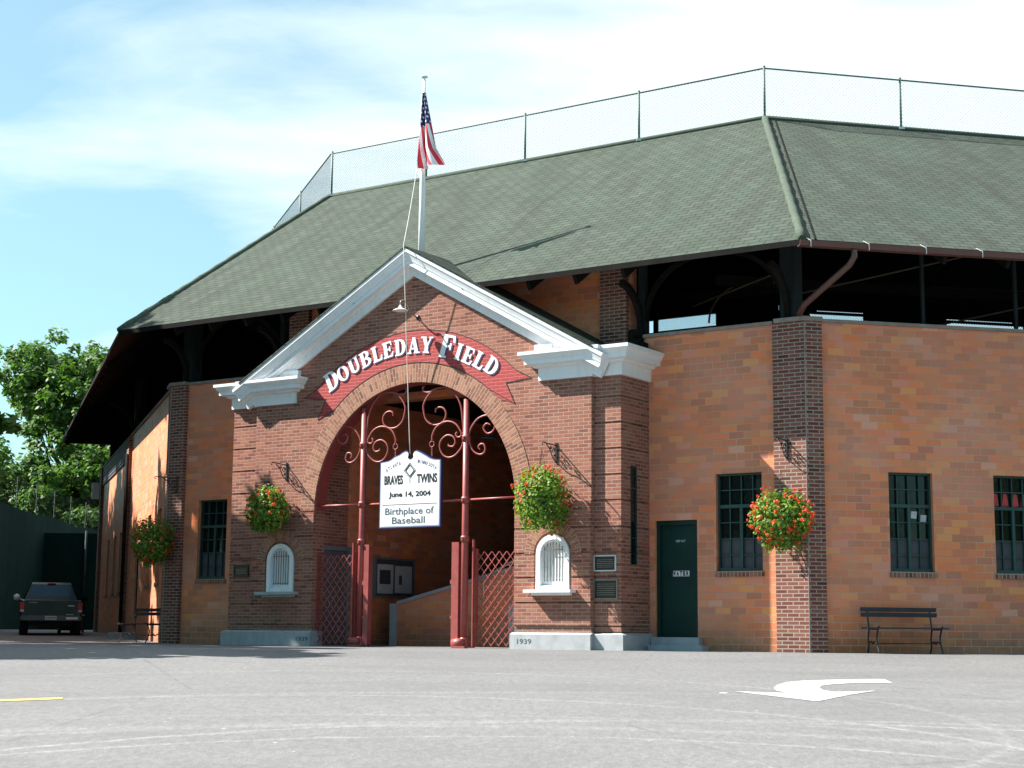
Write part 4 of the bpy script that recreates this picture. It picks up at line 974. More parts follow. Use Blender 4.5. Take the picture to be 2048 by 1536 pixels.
# ------------------------------------------------------------------ hanging sign
def hanging_sign():
    y = -1.12; root = thing('hanging_sign', 'white hanging game sign with navy edge and scrolled top, hung in the arch', 'sign', at(F1, -7.2, y, 2.3))
    top = [(7.95,3.60),(7.933,3.60),(7.755,3.62),(7.68,3.65),(7.596,3.70),(7.468,3.735),(7.40,3.775),(7.326,3.80),(7.27,3.79),(7.25,3.75),(7.268,3.70),(7.25,3.655),(7.20,3.63),(7.15,3.65),(7.117,3.70),(7.134,3.75),(7.11,3.79),(7.05,3.80),(6.961,3.765),(6.834,3.70),(6.707,3.63),(6.60,3.60),(6.46,3.59)]
    outl = [(-u, z) for u, z in top] + [(-6.46, 2.29), (-7.95, 2.29)]
    fn = lambda p, b: (p[0], b, p[1])
    cx, cz = -7.205, 2.95
    def inset(k):
        r = []
        for i, p in enumerate(outl):
            a, b = Vector(outl[i-1]), Vector(outl[(i+1) % len(outl)]); d = (b-a).normalized(); n = Vector((d.y, -d.x)); q = Vector(p)+n*k
            if (q-Vector((cx, cz))).length > (Vector(p)-Vector((cx, cz))).length and i < 5: q = Vector(p)-n*k
            r.append((q.x, q.y))
        return r
    def scaled(k):
        w, h = 1.49, 1.50
        return [(cx+(p[0]-cx)*(1-2*k/w), 2.29+k+(p[1]-2.29)*(1-2.0*k/h)) for p in outl]
    def tri_face(mb, poly, yy):
        # fan by columns: top profile down to bottom edge
        tp = poly[:-2]; zb = poly[-1][1]
        for a, b in zip(tp, tp[1:]):
            if abs(a[0]-b[0]) < 1e-5: continue
        import mathutils
        pts = [Vector((p[0], p[1], 0)) for p in poly]
        for t in mathutils.geometry.tessellate_polygon([pts]): mb.face([(poly[i][0], yy, poly[i][1]) for i in t])
    m = MB(); tri_face(m, outl, y-.03); tri_face(m, outl, y+.03)
    for i in range(len(outl)):
        a, b = outl[i], outl[(i+1) % len(outl)]; m.face([(a[0], y-.03, a[1]), (b[0], y-.03, b[1]), (b[0], y+.03, b[1]), (a[0], y+.03, a[1])])
    link_mesh('board', m, 'navy', F1, root)
    m = MB(); tri_face(m, scaled(.022), y-.033); link_mesh('bevel', m, 'ltblue', F1, root)
    m = MB(); tri_face(m, scaled(.040), y-.036); link_mesh('face', m, 'signw', F1, root)
    yt = y-.039; m = MB()
    put_text(m, 'BRAVES', .235, -7.60, 3.15, yt, width=.46, bold=.009); put_text(m, 'TWINS', .235, -6.79, 3.155, yt, width=.49, bold=.009)
    put_text(m, 'June 14, 2004', .135, -7.205, 2.90, yt, width=1.02, bold=.005)
    m.box(-7.87, -6.53, yt, yt+.002, 2.742, 2.752)
    for dx, dz, s_ in ((0, 3.40, 1),):    # diamond with inner field
        def dia(r, w, kx=.92):
            P = [(-7.205, dz+r), (-7.205+r*kx, dz), (-7.205, dz-r), (-7.205-r*kx, dz)]
            for a, b in zip(P, P[1:]+P[:1]): m.bar((a[0], yt, a[1]), (b[0], yt, b[1]), .003, w)
        dia(.155, .008); dia(.115, .022)
        m.box(-7.215, -7.195, yt-.001, yt+.002, 3.205, 3.225)
    link_mesh('lettering', m, 'ink', F1, root)
    m = MB()
    put_text(m, 'Birthplace of', .185, -7.205, 2.555, yt, width=1.18, bold=.003); put_text(m, 'Baseball', .185, -7.225, 2.375, yt, width=.80, bold=.003)
    put_text(m, 'vs.', .05, -7.20, 3.165, yt, bold=.001)
    # ATLANTA and MINNESOTA on gentle arcs
    for word, x0, x1, z0, z1 in (('ATLANTA', -7.79, -7.42, 3.385, 3.525), ('MINNESOTA', -7.03, -6.57, 3.545, 3.385)):
        n = len(word)
        for i, c in enumerate(word):
            t = (i+.5)/n; x = x0+(x1-x0)*t; bow = .022*sin(pi*t)
            put_text(m, c, .10, x, z0+(z1-z0)*t+bow, yt, bold=.0025, rot=atan2(z1-z0, x1-x0)*.8, width=None, sx=.62)
    link_mesh('lettering', m, 'ink2', F1, root)
    for s_, x in ((1, -6.745), (-1, -7.635)):
        m = MB()
        for i in range(4):
            zc = 3.825-i*.045; pts = [(x+.011*cos(a*pi/4)*(1 if i % 2 else .2), YG-.015+.011*cos(a*pi/4)*(.2 if i % 2 else 1), zc+.024*sin(a*pi/4)) for a in range(9)]
            m.tube(pts, .006, 5)
        link_mesh('chain', m, 'red', F1, root)
hanging_sign()

# ------------------------------------------------------------------ flagpole, halyard, flag
PX, PY = -7.42, -.62
def flagpole():
    root = thing('flagpole', 'tall tapering white flagpole rising behind the pediment apex', 'flagpole', at(F1, PX, PY, 7.5))
    m = MB(); m.tube([(PX, PY, 7.3), (PX, PY, 9.0), (PX, PY, 10.4), (PX, PY, 11.5)], [.075, .06, .045, .03], 16); link_mesh('pole', m, 'pole', F1, root)
    m = MB(); m.lathe((PX, PY, 11.5), [(.03, 0), (.02, .02), (.02, .05), (.075, .06), (.07, .08), (.03, .10), (0, .105)], 14); link_mesh('finial', m, 'pole', F1, root)
    m = MB(); m.lathe((PX, PY, 7.74), [(.14, 0), (.14, .03), (.08, .08)], 14); link_mesh('base_collar', m, 'dark', F1, root)
flagpole()
def halyard():
    m = MB(); a, b, c = Vector((PX-.09, PY-.05, 9.75)), Vector((-7.13, -VM-.44, 7.80)), Vector((-7.2, -1.17, 3.72))
    m.tube([a.lerp(b, i/10)-Vector((0, 0, .07*sin(pi*i/10))) for i in range(10)]+[b]+[b.lerp(c, i/14)+Vector((0, .0, -.02*sin(pi*i/14))) for i in range(1, 15)], .0085, 6)
    # the top end ties to the pole
    m.tube([Vector((PX-.03, PY-.03, 11.2)), a], .007, 6)
    tag(link_mesh('halyard_rope', m, 'rope', Matrix(F1)), 'thin white rope from the flagpole down over the gable to the sign', 'rope')
halyard()
def flag():
    m = MB(); nu, nv = 60, 44
    def P(i, j):
        s_, t = i/nu, j/nv                         # s down the drape, t across
        z = 11.20-1.62*s_ - .12*t*s_**2
        wd = .07+.52*s_**1.1
        fold = sin(t*pi*3.5+s_*2.0)*(.02+.075*s_)
        x = PX+.03+.02*s_**1.5 + (t-.12)*wd*.95 + .03*s_*sin(t*9+1)
        if s_ > .72: x += (s_-.72)*.45*t; z += (s_-.72)*.55*t
        return (x, PY-.075-fold-.05*s_, z)
    for i in range(nu+1):
        for j in range(nv+1): m.v.append(P(i, j))
    for i in range(nu):
        for j in range(nv):
            a = i*(nv+1)+j; m.f.append((a, a+nv+1, a+nv+2, a+1)); m.uv.append([(i/nu, j/nv), ((i+1)/nu, j/nv), ((i+1)/nu, (j+1)/nv), (i/nu, (j+1)/nv)]); m.sm.append(True)
    mt, t, b = new_mat('flag cloth'); uv = t.new('ShaderNodeTexCoord').outputs['UV']; sx = t.new('ShaderNodeSeparateXYZ'); t.l.new(uv, sx.inputs[0])
    u, v = sx.outputs[0], sx.outputs[1]
    st = t.math('LESS_THAN', t.math('FRACT', t.math('MULTIPLY', t.math('ADD', v, t.math('MULTIPLY', u, -.25)), 4.5)), .5)
    c = t.mix(st, (.85, .84, .84), (.62, .04, .07))
    can = t.math('LESS_THAN', u, t.math('SUBTRACT', .46, t.math('MULTIPLY', v, .06)))
    gx = t.math('SUBTRACT', t.math('FRACT', t.math('MULTIPLY', u, 17.0)), .5); gy = t.math('SUBTRACT', t.math('FRACT', t.math('ADD', t.math('MULTIPLY', v, 4.0), t.math('MULTIPLY', t.math('FLOOR', t.math('MULTIPLY', u, 17.0)), .5))), .5)
    rr = t.math('ADD', t.math('MULTIPLY', gx, gx), t.math('MULTIPLY', gy, gy)); star = t.math('LESS_THAN', rr, .055)
    cc = t.mix(star, (.025, .03, .13), (.75, .75, .75)); c = t.mix(can, c, cc); setb(t, b, base=c, rough=.8)
    tag(link_mesh('flag', m, mt, F1), 'limp stars and stripes flag hanging against the white flagpole', 'flag')
flag()

# ------------------------------------------------------------------ gooseneck lamps
def lamp(label, x, z, y0, out, up, scale=1.0, mat='signw'):
    root = thing('gooseneck_lamp', label, 'lamp', at(F1, x, y0, z))
    m = MB(); pts = [(x+.12, y0, z), (x+.11, y0-.10, z+.02), (x+.07, y0-.22, z+.13), (x+.02, y0-out*.75, z+up), (x, y0-out, z+up-.03), (x, y0-out-.01, z+up-.12)]
    m.tube(catmull(pts), .014*scale, 8); link_mesh('arm', m, 'iron' if mat != 'signw' else 'bronze2', F1, root)
    m = MB(); m.lathe((x, y0-out-.01, z+up-.12), [(.02, .01), (.03, -.02), (.05, -.05), (.13, -.085), (.155, -.10), (.15, -.105), (.03, -.07)], 18); link_mesh('lamp_shade', m, mat, F1, root)
    m = MB(); m.lathe((x+.12, y0, z), [(0, -.02), (.045, -.02), (.05, 0)], 12, 'y'); link_mesh('wall_plate', m, 'bronze', F1, root)
lamp('white gooseneck lamp on the brick gable below the apex', -7.20, 6.42, -VM, .40, .30)
lamp('dim gooseneck lamp hanging inside the dark arch', -6.35, 4.05, .6, .3, .3, mat='greyboard')

# ------------------------------------------------------------------ hanging baskets
def bracket(F, x, y, z, label, yaw=0.0, L=.46):
    Mw = at(F, x, y, z) @ Matrix.Rotation(yaw, 4, 'Z')
    root = thing('basket_bracket', label, 'bracket', Mw, 'wrought iron basket brackets')
    def q(n, mb): return link_mesh(n, mb, 'iron', Mw, root)
    m = MB(); m.box(-.02, .02, -.02, 0, -.32, .05); q('wall_plate', m)
    m = MB(); m.bar((0, -.01, 0), (0, -L, .02), .018, .018); m.tube(catmull([(0, -L, .02), (0, -L-.03, 0), (0, -L-.015, -.03), (0, -L+.01, -.02)]), .008, 6); q('arm', m)
    m = MB(); m.tube(catmull([(0, -.02, -.30), (0, -.12, -.24), (0, -.2, -.12), (0, -.3, -.03), (0, -.36, 0.0)]), .010, 6)
    for (cy, cz, r, d) in ((-.10, -.10, .055, 1), (-.20, -.05, .035, -1), (-.07, -.2, .035, 1)):
        pts = [(0, cy+r*(1-t/18*.8)*cos(d*t*pi/5), cz+r*(1-t/18*.8)*sin(d*t*pi/5)) for t in range(16)]; m.tube(pts, .008, 5)
    q('scroll', m); return Mw
def basket(F, x, y, z, rx, rz, seed, label, nleaf=3400, nfl=95):
    Mw = at(F, x, y, z); root = thing('hanging_basket', label, 'hanging basket', Mw, 'hanging flower baskets')
    rnd = random.Random(seed)
    def shape(th, ph):
        return 1+.13*sin(2*th+seed*1.7)*ph+.08*sin(3*th+seed)+.08*sin(5*th+2*seed+ph*3)+.06*sin(9*th+4*ph)+.06*sin(4*ph+seed)
    lf = MB()
    for i in range(nleaf):
        th = rnd.uniform(0, 2*pi); cp = rnd.uniform(-1, 1); sp = sqrt(1-cp*cp); r = (rnd.random()**.24)*shape(th, cp)
        if rnd.random() < .09: r *= rnd.uniform(1.04, 1.2)
        p = Vector((rx*r*sp*cos(th), rx*r*sp*sin(th)*.9, rz*r*cp + (-.04 if cp < 0 else 0)))
        n = (Vector((sp*cos(th), sp*sin(th), cp+.35))+Vector((rnd.gauss(0, .5), rnd.gauss(0, .5), rnd.gauss(0, .5)))).normalized()
        a = n.orthogonal().normalized(); a = (Matrix.Rotation(rnd.uniform(0, 6.28), 3, n) @ a); b = n.cross(a); s_ = rnd.uniform(.022, .042)
        c0 = p+n*.006; lf.v += [tuple(p-a*s_), tuple(p+b*s_*.8), tuple(p+a*s_), tuple(p-b*s_*.8), tuple(c0)]; k = len(lf.v)-5
        for e in ((0, 1, 4), (1, 2, 4), (2, 3, 4), (3, 0, 4)): lf.f.append((k+e[0], k+e[1], k+e[2])); lf.uv.append([(0, 0)]*3); lf.sm.append(True)
    # trailing tufts below
    for i in range(20):
        th = rnd.uniform(0, 2*pi); x0 = Vector((rx*.6*cos(th), rx*.5*sin(th), -rz*.85)); L = rnd.uniform(.05, .22)
        for j in range(10):
            p = x0+Vector((rnd.gauss(0, .02), rnd.gauss(0, .02), -L*j/10)); a = Vector((rnd.gauss(0, 1), rnd.gauss(0, 1), rnd.gauss(0, 1))).normalized(); b = a.orthogonal().normalized(); s_ = .022
            lf.face([p-a*s_, p+b*s_, p+a*s_, p-b*s_], [(0, 0)]*4)
    link_mesh('foliage', lf, 'bleaf', Mw, root)
    fl = MB()
    for i in range(nfl):
        th = rnd.uniform(0, 2*pi); cp = rnd.uniform(-.95, .9); sp = sqrt(1-cp*cp); r = 1.02*shape(th, cp)*rnd.uniform(.97, 1.08)
        c = Vector((rx*r*sp*cos(th), rx*r*sp*sin(th)*.9, rz*r*cp)); R = rnd.uniform(.024, .046)
        for j in range(9):
            d = Vector((rnd.gauss(0, 1), rnd.gauss(0, 1), rnd.gauss(0, 1))).normalized(); p = c+d*R*.7; a = d.orthogonal().normalized(); b = d.cross(a); s_ = R*.55
            fl.face([p-a*s_, p+b*s_, p+a*s_, p-b*s_], [(0, 0)]*4)
    link_mesh('flowers', fl, 'flower', Mw, root)
    m = MB(); m.lathe((0, 0, -rz*.1), [(0, -.22), (.10, -.20), (.17, -.10), (.19, 0), (.18, 0), (.16, -.09), (0, -.19)], 14); link_mesh('basket_bowl', m, 'bark', Mw, root)
    m = MB()
    for k in range(3):
        a = k*2.1+.4; m.tube([(0, 0, rz+.36), (.18*cos(a), .18*sin(a), -rz*.1)], .004, 4)
    link_mesh('hanger_wires', m, 'iron', Mw, root)
bracket(F1, -10.37, -VM-.001, 3.66, 'black iron bracket on the portal wall left of the arch')
bracket(F1, -3.85, -VM-.001, 3.70, 'black iron bracket on the portal wall right of the arch')
bracket(F1, .25, -.11, 3.66, 'black iron bracket on the brick corner pilaster right of the green door')
bracket(F1, -14.52, -.11, 3.66, 'black iron bracket on the shaded far left corner pilaster', yaw=-.5, L=.5)
basket(F1, -10.42, -VM-.47, 2.74, .44, .42, 3, 'flower basket on the portal left of the arch, mostly green with few red blooms', nfl=55)
basket(F1, -3.87, -VM-.47, 2.72, .51, .52, 5, 'large yellow green flower basket on the portal right of the arch', nfl=75)
basket(F1, .36, -.62, 2.27, .51, .47, 8, 'flower basket full of red orange blooms on the corner pilaster by the barred window', nfl=170)
basket(F1, -14.75, -.60, 2.25, .48, .44, 11, 'shaded dark flower basket on the far left corner pilaster', nfl=80)

# ------------------------------------------------------------------ benches
def bench(Mw, label):
    root = thing('bench', label, 'bench', Mw, 'slatted benches against the grandstand walls'); q = lambda n, m, mt: link_mesh(n, m, mt, Mw, root)
    W_ = 1.45
    for z, y in ((.745, .16), (.655, .14)):
        m = MB(); m.obox((0, y, z), (W_/2-.02, 0, 0), (0, .012, .0), (0, -.008, .036)); q('back_slat', m, 'wood')
    for i, y in enumerate((.06, -.04, -.14, -.24)):
        m = MB(); m.box(-W_/2, W_/2, y-.042, y+.042, .415, .44); q('seat_slat', m, 'wood')
    for s_ in (-1, 1):
        x = s_*(W_/2-.14); m = MB()
        m.tube(catmull([(x, .17, .78), (x, .14, .62), (x, .10, .45), (x, .09, .41), (x, .13, .25), (x, .12, .12), (x, .17, .0)]), .015, 6)
        m.tube(catmull([(x, -.26, .42), (x, -.24, .36), (x, -.20, .25), (x, -.24, .12), (x, -.30, .0)]), .015, 6)
        m.bar((x, -.28, .405), (x, .10, .405), .02, .02); m.tube(catmull([(x, -.22, .16), (x, -.1, .2), (x, -.05, .16), (x, .02, .2), (x, .12, .16)]), .012, 6)
        m.tube(catmull([(x, -.26, .41), (x, -.30, .46), (x, -.32, .42)]), .01, 6)
        q('iron_leg', m, 'iron')
    m = MB(); m.tube([(-W_/2+.14, -.06, .17), (W_/2-.14, -.06, .17)], .008, 6); q('tie_rod', m, 'iron')
bench(at(F2, 1.27, -.36), 'dark slatted bench under the right-hand windows')
bench(Matrix.Translation((-8.38, 38.0, gz(38.0))) @ Matrix.Rotation(radians(-47), 4, 'Z'), 'dark slatted bench in shade beside the far left corner pilaster')

# ------------------------------------------------------------------ pickup truck
def truck():
    y0 = 47.3; x0 = -13.1
    Mw = Matrix.Translation((x0, y0, gz(y0))) @ Matrix.Rotation(radians(16), 4, 'Z')
    root = thing('pickup_truck', 'dark teal pickup truck parked with its tailgate towards us', 'pickup truck', Mw); q = lambda n, m, mt, p=None: link_mesh(n, m, mt, Mw, p or root)
    bodyp = paint('dark teal car paint', (.004, .020, .022), .35, var=.1, coat=.15, bmp=0); rub = paint('tyre rubber', (.02, .02, .02), .8); redl = paint('red lens', (.45, .02, .015), .3, bmp=0); chrome = paint('dull chrome bumper', (.10, .11, .12), .35, metal=.6, bmp=0)
    m = MB(); w = .86
    # bed and body sides by cross-sections along y (rear y=0)
    def sec(y, wb, wt, zb, z1): return [(-wb, y, zb), (-wb-.02, y, (zb+z1)/2), (-wt, y, z1), (wt, y, z1), (wb+.02, y, (zb+z1)/2), (wb, y, zb)]
    secs = [sec(0, .80, .80, .50, .98), sec(.06, .85, .82, .46, 1.0), sec(1.9, .87, .83, .44, 1.0), sec(3.6, .87, .80, .42, .98), sec(4.7, .84, .74, .44, .90), sec(4.95, .74, .66, .5, .8)]
    for a, b in zip(secs, secs[1:]):
        for i in range(6): j = (i+1) % 6; m.face([a[i], b[i], b[j], a[j]], smooth=False)
    m.face(secs[0]); m.face(list(reversed(secs[-1]))); q('body', m, bodyp)
    # tailgate
    m = MB(); m.box(-.74, .74, -.035, 0, .56, .995); m.box(-.74, .74, -.045, -.035, .93, .985); tg = q('tailgate', m, bodyp)
    m = MB(); m.box(-.09, .09, -.05, -.036, .80, .825); m.box(-.035, .035, -.051, -.036, .79, .835); q('emblem', m, 'ink', tg)
    m = MB(); m.box(-.62, -.40, -.040, -.036, .92, .932); m.box(.46, .64, -.0375, -.036, .83, .85); m.box(.42, .62, -.0375, -.036, .585, .60); q('badge', m, 'galv', tg)
    # cab
    m = MB(); c0 = [(-.78, 2.0, 1.0), (.78, 2.0, 1.0), (.57, 2.24, 1.50), (-.57, 2.24, 1.50)]; c1 = [(-.80, 3.9, 1.0), (.80, 3.9, 1.0), (.60, 3.15, 1.50), (-.60, 3.15, 1.50)]
    top = [(-.56, 2.32, 1.56), (.56, 2.32, 1.56), (.55, 3.05, 1.56), (-.55, 3.05, 1.56)]
    m.face(c0); m.face(list(reversed(c1))); m.face([c0[1], c1[1], c1[2], c0[2]]); m.face([c1[0], c0[0], c0[3], c1[3]]); m.face(top)
    for a, b, c, d in ((c0[3], c0[2], top[1], top[0]), (c1[2], c1[3], top[3], top[2]), (c0[2], c1[2], top[2], top[1]), (c1[3], c0[3], top[0], top[3])): m.face([a, b, c, d])
    cab = q('cab', m, bodyp)
    gm = paint('truck rear glass', (.05, .08, .10), .1, bmp=0, spec=.8)
    m = MB(); m.face([(-.68, 2.03, 1.05), (.68, 2.03, 1.05), (.53, 2.205, 1.465), (-.53, 2.205, 1.465)]); q('rear_window', m, gm, cab)
    m = MB(); m.face([(.795, 2.2, 1.06), (.77, 3.6, 1.06), (.635, 3.1, 1.44), (.64, 2.3, 1.44)]); m.face([(-.77, 3.6, 1.06), (-.795, 2.2, 1.06), (-.64, 2.3, 1.44), (-.635, 3.1, 1.44)]); q('side_windows', m, gm, cab)
    m = MB(); m.box(-.12, .12, 2.20, 2.26, 1.51, 1.54); q('brake_light', m, redl, cab)
    for s_ in (-1, 1):
        m = MB(); m.box(s_*.745, s_*.855, -.03, .02, .66, .93); q('tail_light', m, redl)
        m = MB(); m.box(s_*.745, s_*.85, -.032, -.028, .66, .72); q('reverse_lamp', m, 'paper')
        for y in (.95, 3.85):
            m = MB(); m.lathe((s_*.74, y, .35), [(0, -.12), (.30, -.12), (.35, -.09), (.355, 0), (.35, .09), (.30, .12), (0, .12)], 24, 'x'); wl = q('wheel', m, rub)
            m = MB(); m.lathe((s_*.865, y, .35), [(0, -.002*s_), (.09, .0), (.19, -.01*s_), (.20, -.03*s_)], 18, 'x'); q('rim', m, 'galv', wl)
        m = MB(); m.lathe((s_*1.0, 3.45, 1.13), [(0, -.05), (.08, -.045), (.10, 0), (.08, .05), (0, .06)], 12, 'y'); m.bar((s_*.8, 3.5, 1.06), (s_*.97, 3.48, 1.1), .04, .04); q('wing_mirror', m, 'signw' if s_ < 0 else 'dark')
    m = MB(); m.box(-.80, .80, -.16, -.02, .42, .56); m.box(-.84, .84, -.12, .02, .44, .54); bp = q('bumper', m, chrome)
    m = MB(); m.box(-.16, .16, -.17, -.161, .44, .55); q('licence_plate', m, 'paper', bp)
    m = MB()
    for i in range(6): m.box(-.13+i*.045, -.105+i*.045, -.1725, -.1705, .475, .52)
    q('plate_characters', m, 'ink2', bp)
    m = MB(); m.box(.42, .74, -.1625, -.1605, .455, .52); q('bumper_sticker', m, 'signw', bp)
    m = MB(); m.box(-.6, .6, .1, 4.6, .26, .44); m.tube([(.5, -.05, .3), (.5, .4, .32)], .03, 8); q('underbody', m, rub)
truck()

# ------------------------------------------------------------------ dark green screen fence at the left, gate post, crate
def green_fence():
    root = thing('screen_fence', 'tall dark green windscreen fence behind the pickup truck', 'fence', Matrix.Translation((-18.2, 60, gz(60))))
    a, b = Vector((-17.2, 34, 0)), Vector((-19.3, 80, 0)); m = MB(); n = 40
    H = 4.75
    def top(t): return H+.05*sin(t*37)
    for i in range(n):
        t0, t1 = i/n, (i+1)/n; p, q_ = a.lerp(b, t0), a.lerp(b, t1); o0, o1 = .05*sin(i*1.3), .05*sin((i+1)*1.3)
        m.face([(p.x+o0, p.y, gz(p.y)), (q_.x+o1, q_.y, gz(q_.y)), (q_.x+o1, q_.y, top(t1)), (p.x+o0, p.y, top(t0))])
        m.face([(p.x+o0-.03, p.y, gz(p.y)), (p.x+o0-.03, p.y, top(t0)), (q_.x+o1-.03, q_.y, top(t1)), (q_.x+o1-.03, q_.y, gz(q_.y))])
        m.face([(p.x+o0, p.y, top(t0)), (q_.x+o1, q_.y, top(t1)), (q_.x+o1-.03, q_.y, top(t1)), (p.x+o0-.03, p.y, top(t0))])
    link_mesh('windscreen', m, 'screen', W, root)
    mm = MB()
    for i in range(n*3):
        p = a.lerp(b, i/(n*3)); q_ = a.lerp(b, (i+1)/(n*3))
        for k in range(4): mm.tube([(p.x-.1, p.y, 4.7+k*.3), (q_.x-.1, q_.y, 5.0+k*.3)], .003, 3, cap=False); mm.tube([(p.x-.1, p.y, 5.0+k*.3), (q_.x-.1, q_.y, 4.7+k*.3)], .006, 3, cap=False)
    link_mesh('chain_link', mm, 'steelg', W, root)
    for i in range(16):
        p = a.lerp(b, i/15); m = MB(); m.tube([(p.x-.1, p.y, gz(p.y)), (p.x-.1, p.y, 5.95)], .022, 8); link_mesh('post', m, 'steelg', W, root)
    # cross run that closes the view behind the truck
    r2 = thing('cross_fence', 'dark green boarded fence closing the alley behind the pickup truck', 'fence', Matrix.Translation((-16, 66, gz(66))))
    m = MB(); m.box(-18.7, -13.0, 66, 66.1, 0, 4.1)
    link_mesh('panel', m, 'screen', W, r2)
    for x in (-17.0, -15.0, -13.2): m = MB(); m.tube([(x, 65.93, .2), (x, 65.93, 4.2)], .05, 8); link_mesh('post', m, 'steelg', W, r2)
    p = MB(); x = -13.9*1.0; y = 54.0; p.tube([(x, y, gz(y)), (x, y, 2.0)], .04, 8); p.lathe((x, y, 2.0), [(.06, 0), (.06, .04), (0, .06)], 8)
    tag(link_mesh('bollard_post', p, 'steelg', W), 'thin steel post standing between the pickup and the grandstand end', 'post')
    rt = thing('storage_bin', 'low dark green bin right of the pickup truck', 'bin', Matrix.Translation((-13.9, 52.5, gz(52.5))))
    m = MB(); m.box(-14.25, -13.6, 52.3, 52.9, .25, .72); link_mesh('bin_body', m, 'green', W, rt); m = MB(); m.box(-14.28, -13.57, 52.27, 52.93, .72, .76); link_mesh('lid', m, 'galv', W, rt)
    for xx in (-14.2, -13.66): m = MB(); m.lathe((xx, 52.3, .25), [(0, -.04), (.08, -.04), (.08, .04), (0, .04)], 10, 'x'); link_mesh('wheel', m, 'iron', W, rt)
green_fence()

# ------------------------------------------------------------------ trees
def tree(name, label, x, y, h, cr, lobes, nleaf, leaf, mat, seed, trunk_r=.35, base=None, group=None):
    rnd = random.Random(seed); z0 = gz(y); Mw = Matrix.Translation((x, y, z0)); root = thing(name, label, 'tree', Mw, group)
    tm = MB(); tm.tube([(0, 0, 0), (.1, 0, h*.15), (0, .1, h*.4), (.2, 0, h*.62), (.2, .1, h*.85)], [trunk_r*1.25, trunk_r, trunk_r*.75, trunk_r*.45, trunk_r*.12], 9)
    L = []
    for i in range(lobes):
        th = i*2.399+seed; zf = rnd.uniform(.28, .95) if i else .95
        rad = cr*(1-.75*max(0, zf-.45)/.55)*rnd.uniform(.45, 1.0)
        if i == 0: rad = .1*cr
        c = Vector((rad*cos(th), rad*sin(th), h*zf*.93)); rr = cr*rnd.uniform(.22, .36)*(1.1-.35*zf)*1.25
        L.append((c, rr)); s0 = Vector((.1, .05, h*max(.2, zf*.93-.28)))
        mid = s0.lerp(c, .55)+Vector((0, 0, -.04*h)); tm.tube([s0, mid, c], [trunk_r*.4, trunk_r*.22, trunk_r*.06], 6)
    link_mesh('trunk', tm, 'bark', Mw, root)
    lf = MB(); tot = sum(r**2 for _, r in L)
    for c, rr in L:
        n = int(nleaf*rr**2/tot); subs = [(c+Vector((rnd.gauss(0, .42), rnd.gauss(0, .42), rnd.gauss(0, .30)))*rr*1.0 if False else c+Vector((rnd.gauss(0, .5)*rr, rnd.gauss(0, .5)*rr, rnd.gauss(0, .36)*rr)), rr*rnd.uniform(.22, .42)) for _ in range(16)]
        for i in range(n):
            sc, sr = subs[i % 16]
            d = Vector((rnd.gauss(0, 1), rnd.gauss(0, 1), rnd.gauss(0, .6))).normalized(); p = sc+d*sr*(rnd.random()**.35); p.z -= .0
            nrm = (d*.6+Vector((0, 0, .7))+Vector((rnd.gauss(0, .45), rnd.gauss(0, .45), rnd.gauss(0, .3)))).normalized()
            a = Matrix.Rotation(rnd.uniform(0, 6.28), 3, nrm) @ nrm.orthogonal().normalized(); b = nrm.cross(a); s_ = leaf*rnd.uniform(.6, 1.25)
            lf.v += [tuple(p-a*s_), tuple(p+b*s_*.55), tuple(p+a*s_), tuple(p-b*s_*.55)]; k = len(lf.v)-4; lf.f.append((k, k+1, k+2, k+3)); lf.uv.append([(0, 0)]*4); lf.sm.append(False)
    link_mesh('crown', lf, mat, Mw, root)
    return root
TG = 'trees beyond the green fence'
tree('broadleaf_tree', 'tall spreading broadleaf tree behind the green fence, its crown the highest', -23.7, 88, 16.3, 5.6, 50, 62000, .18, 'leaf', 4, group=TG)
tree('broadleaf_tree', 'dark broadleaf tree half hidden by the far roof eave', -20.6, 84, 15.0, 4.2, 30, 26000, .17, 'leaf', 9, group=TG)
tree('broadleaf_tree', 'low yellow green tree at the left edge behind the fence', -26.8, 78, 8.2, 3.2, 18, 11000, .15, 'leaf2', 15, group=TG)
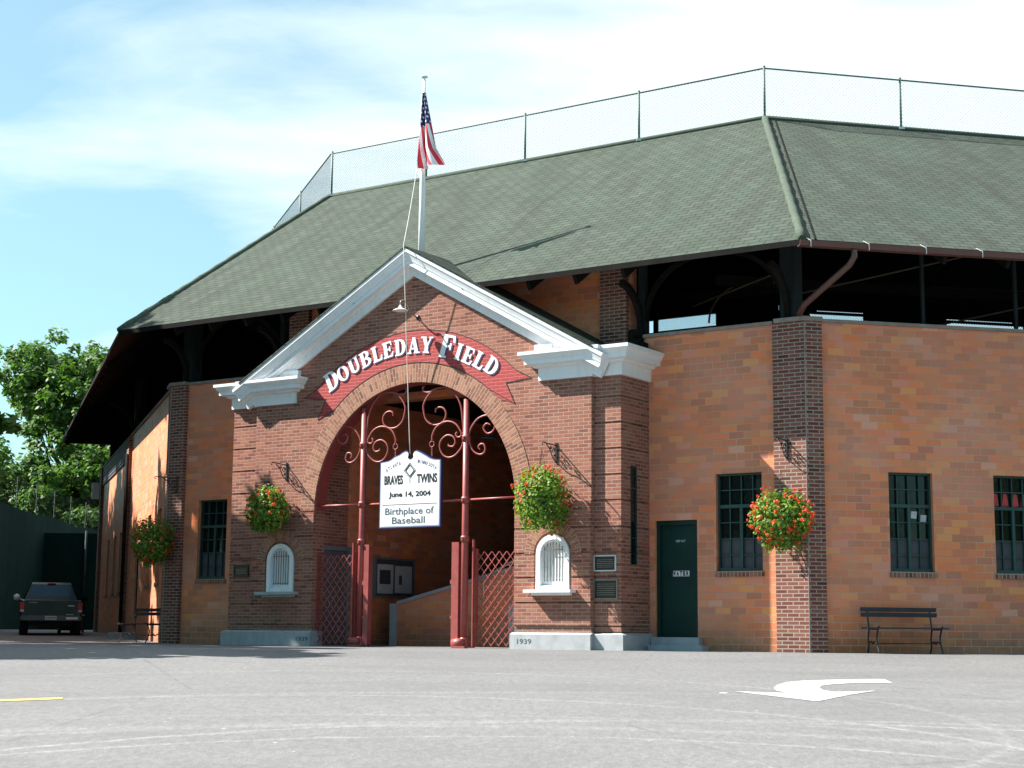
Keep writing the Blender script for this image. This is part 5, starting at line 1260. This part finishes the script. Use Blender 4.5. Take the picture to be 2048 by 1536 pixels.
tree('broadleaf_tree', 'rounded shady tree filling the gap below the large crown', -23.4, 92, 9.5, 4.6, 26, 20000, .17, 'leaf', 21, group=TG)
# trees standing left of the forecourt, out of the frame, whose crowns shade its left side
TS = 'shade trees left of the forecourt'
SHADE = [(-14.9, 35.2, 12.8, 3.0, 31), (-14.7, 30.6, 11.8, 3.0, 33), (-17.2, 38.6, 17.0, 3.3, 37), (-21.8, 44.5, 15.4, 4.6, 41), (-22.3, 51, 15.8, 4.4, 43), (-26.5, 57.5, 18.6, 4.4, 47), (-13.8, 27.6, 10.8, 2.6, 53)]
for i, (x, y, h, cr, sd) in enumerate(SHADE):
    tree('shade_tree', ['shade tree left of the forecourt, nearest the grandstand corner', 'shade tree left of the forecourt, second from its front', 'tallest of the shade trees left of the forecourt', 'nearest of the shade trees behind the green fence', 'middle one of the shade trees behind the green fence', 'farthest of the shade trees behind the green fence', 'shade tree at the forecourt edge, nearest the road'][i], x, y, h, cr, 30, 19000, .20, 'leaf', sd, trunk_r=.25, group=TS)

st_ = [o for o in bpy.data.objects if o.name.startswith('shade_tree')]
for i, (x, y, k) in enumerate(((-22.2, 47.9, 1.0), (-26.0, 54.2, 1.1))):
    dup(st_[3], Matrix.Translation((x, y, gz(y))) @ Matrix.Rotation(2+i*1.9, 4, 'Z') @ Matrix.Scale(k, 4), ['shade tree second from the middle of the row behind the green fence', 'shade tree next to the far end of the row behind the green fence'][i])
# unseen trees added behind the camera to cut sky light and window reflections
BG = 'trees added behind the camera to block low sky'
bt = tree('sky_block_tree', 'unseen tree behind the camera, added to block low sky', -30, -22, 13, 5.5, 24, 6000, .30, 'leaf', 61, trunk_r=.3, group=BG)
for i, (x, y, k) in enumerate(((-21, -26, 1.1), (-12, -23, .95), (-3, -27, 1.15), (7, -24, 1.0), (16, -27, 1.1), (26, -23, .95), (-40, -12, 1.1), (-46, 0, 1.15), (36, -15, 1.1), (43, -4, 1.0))):
    dup(bt, Matrix.Translation((x, y, gz(y))) @ Matrix.Rotation(i*1.7, 4, 'Z') @ Matrix.Scale(k, 4))
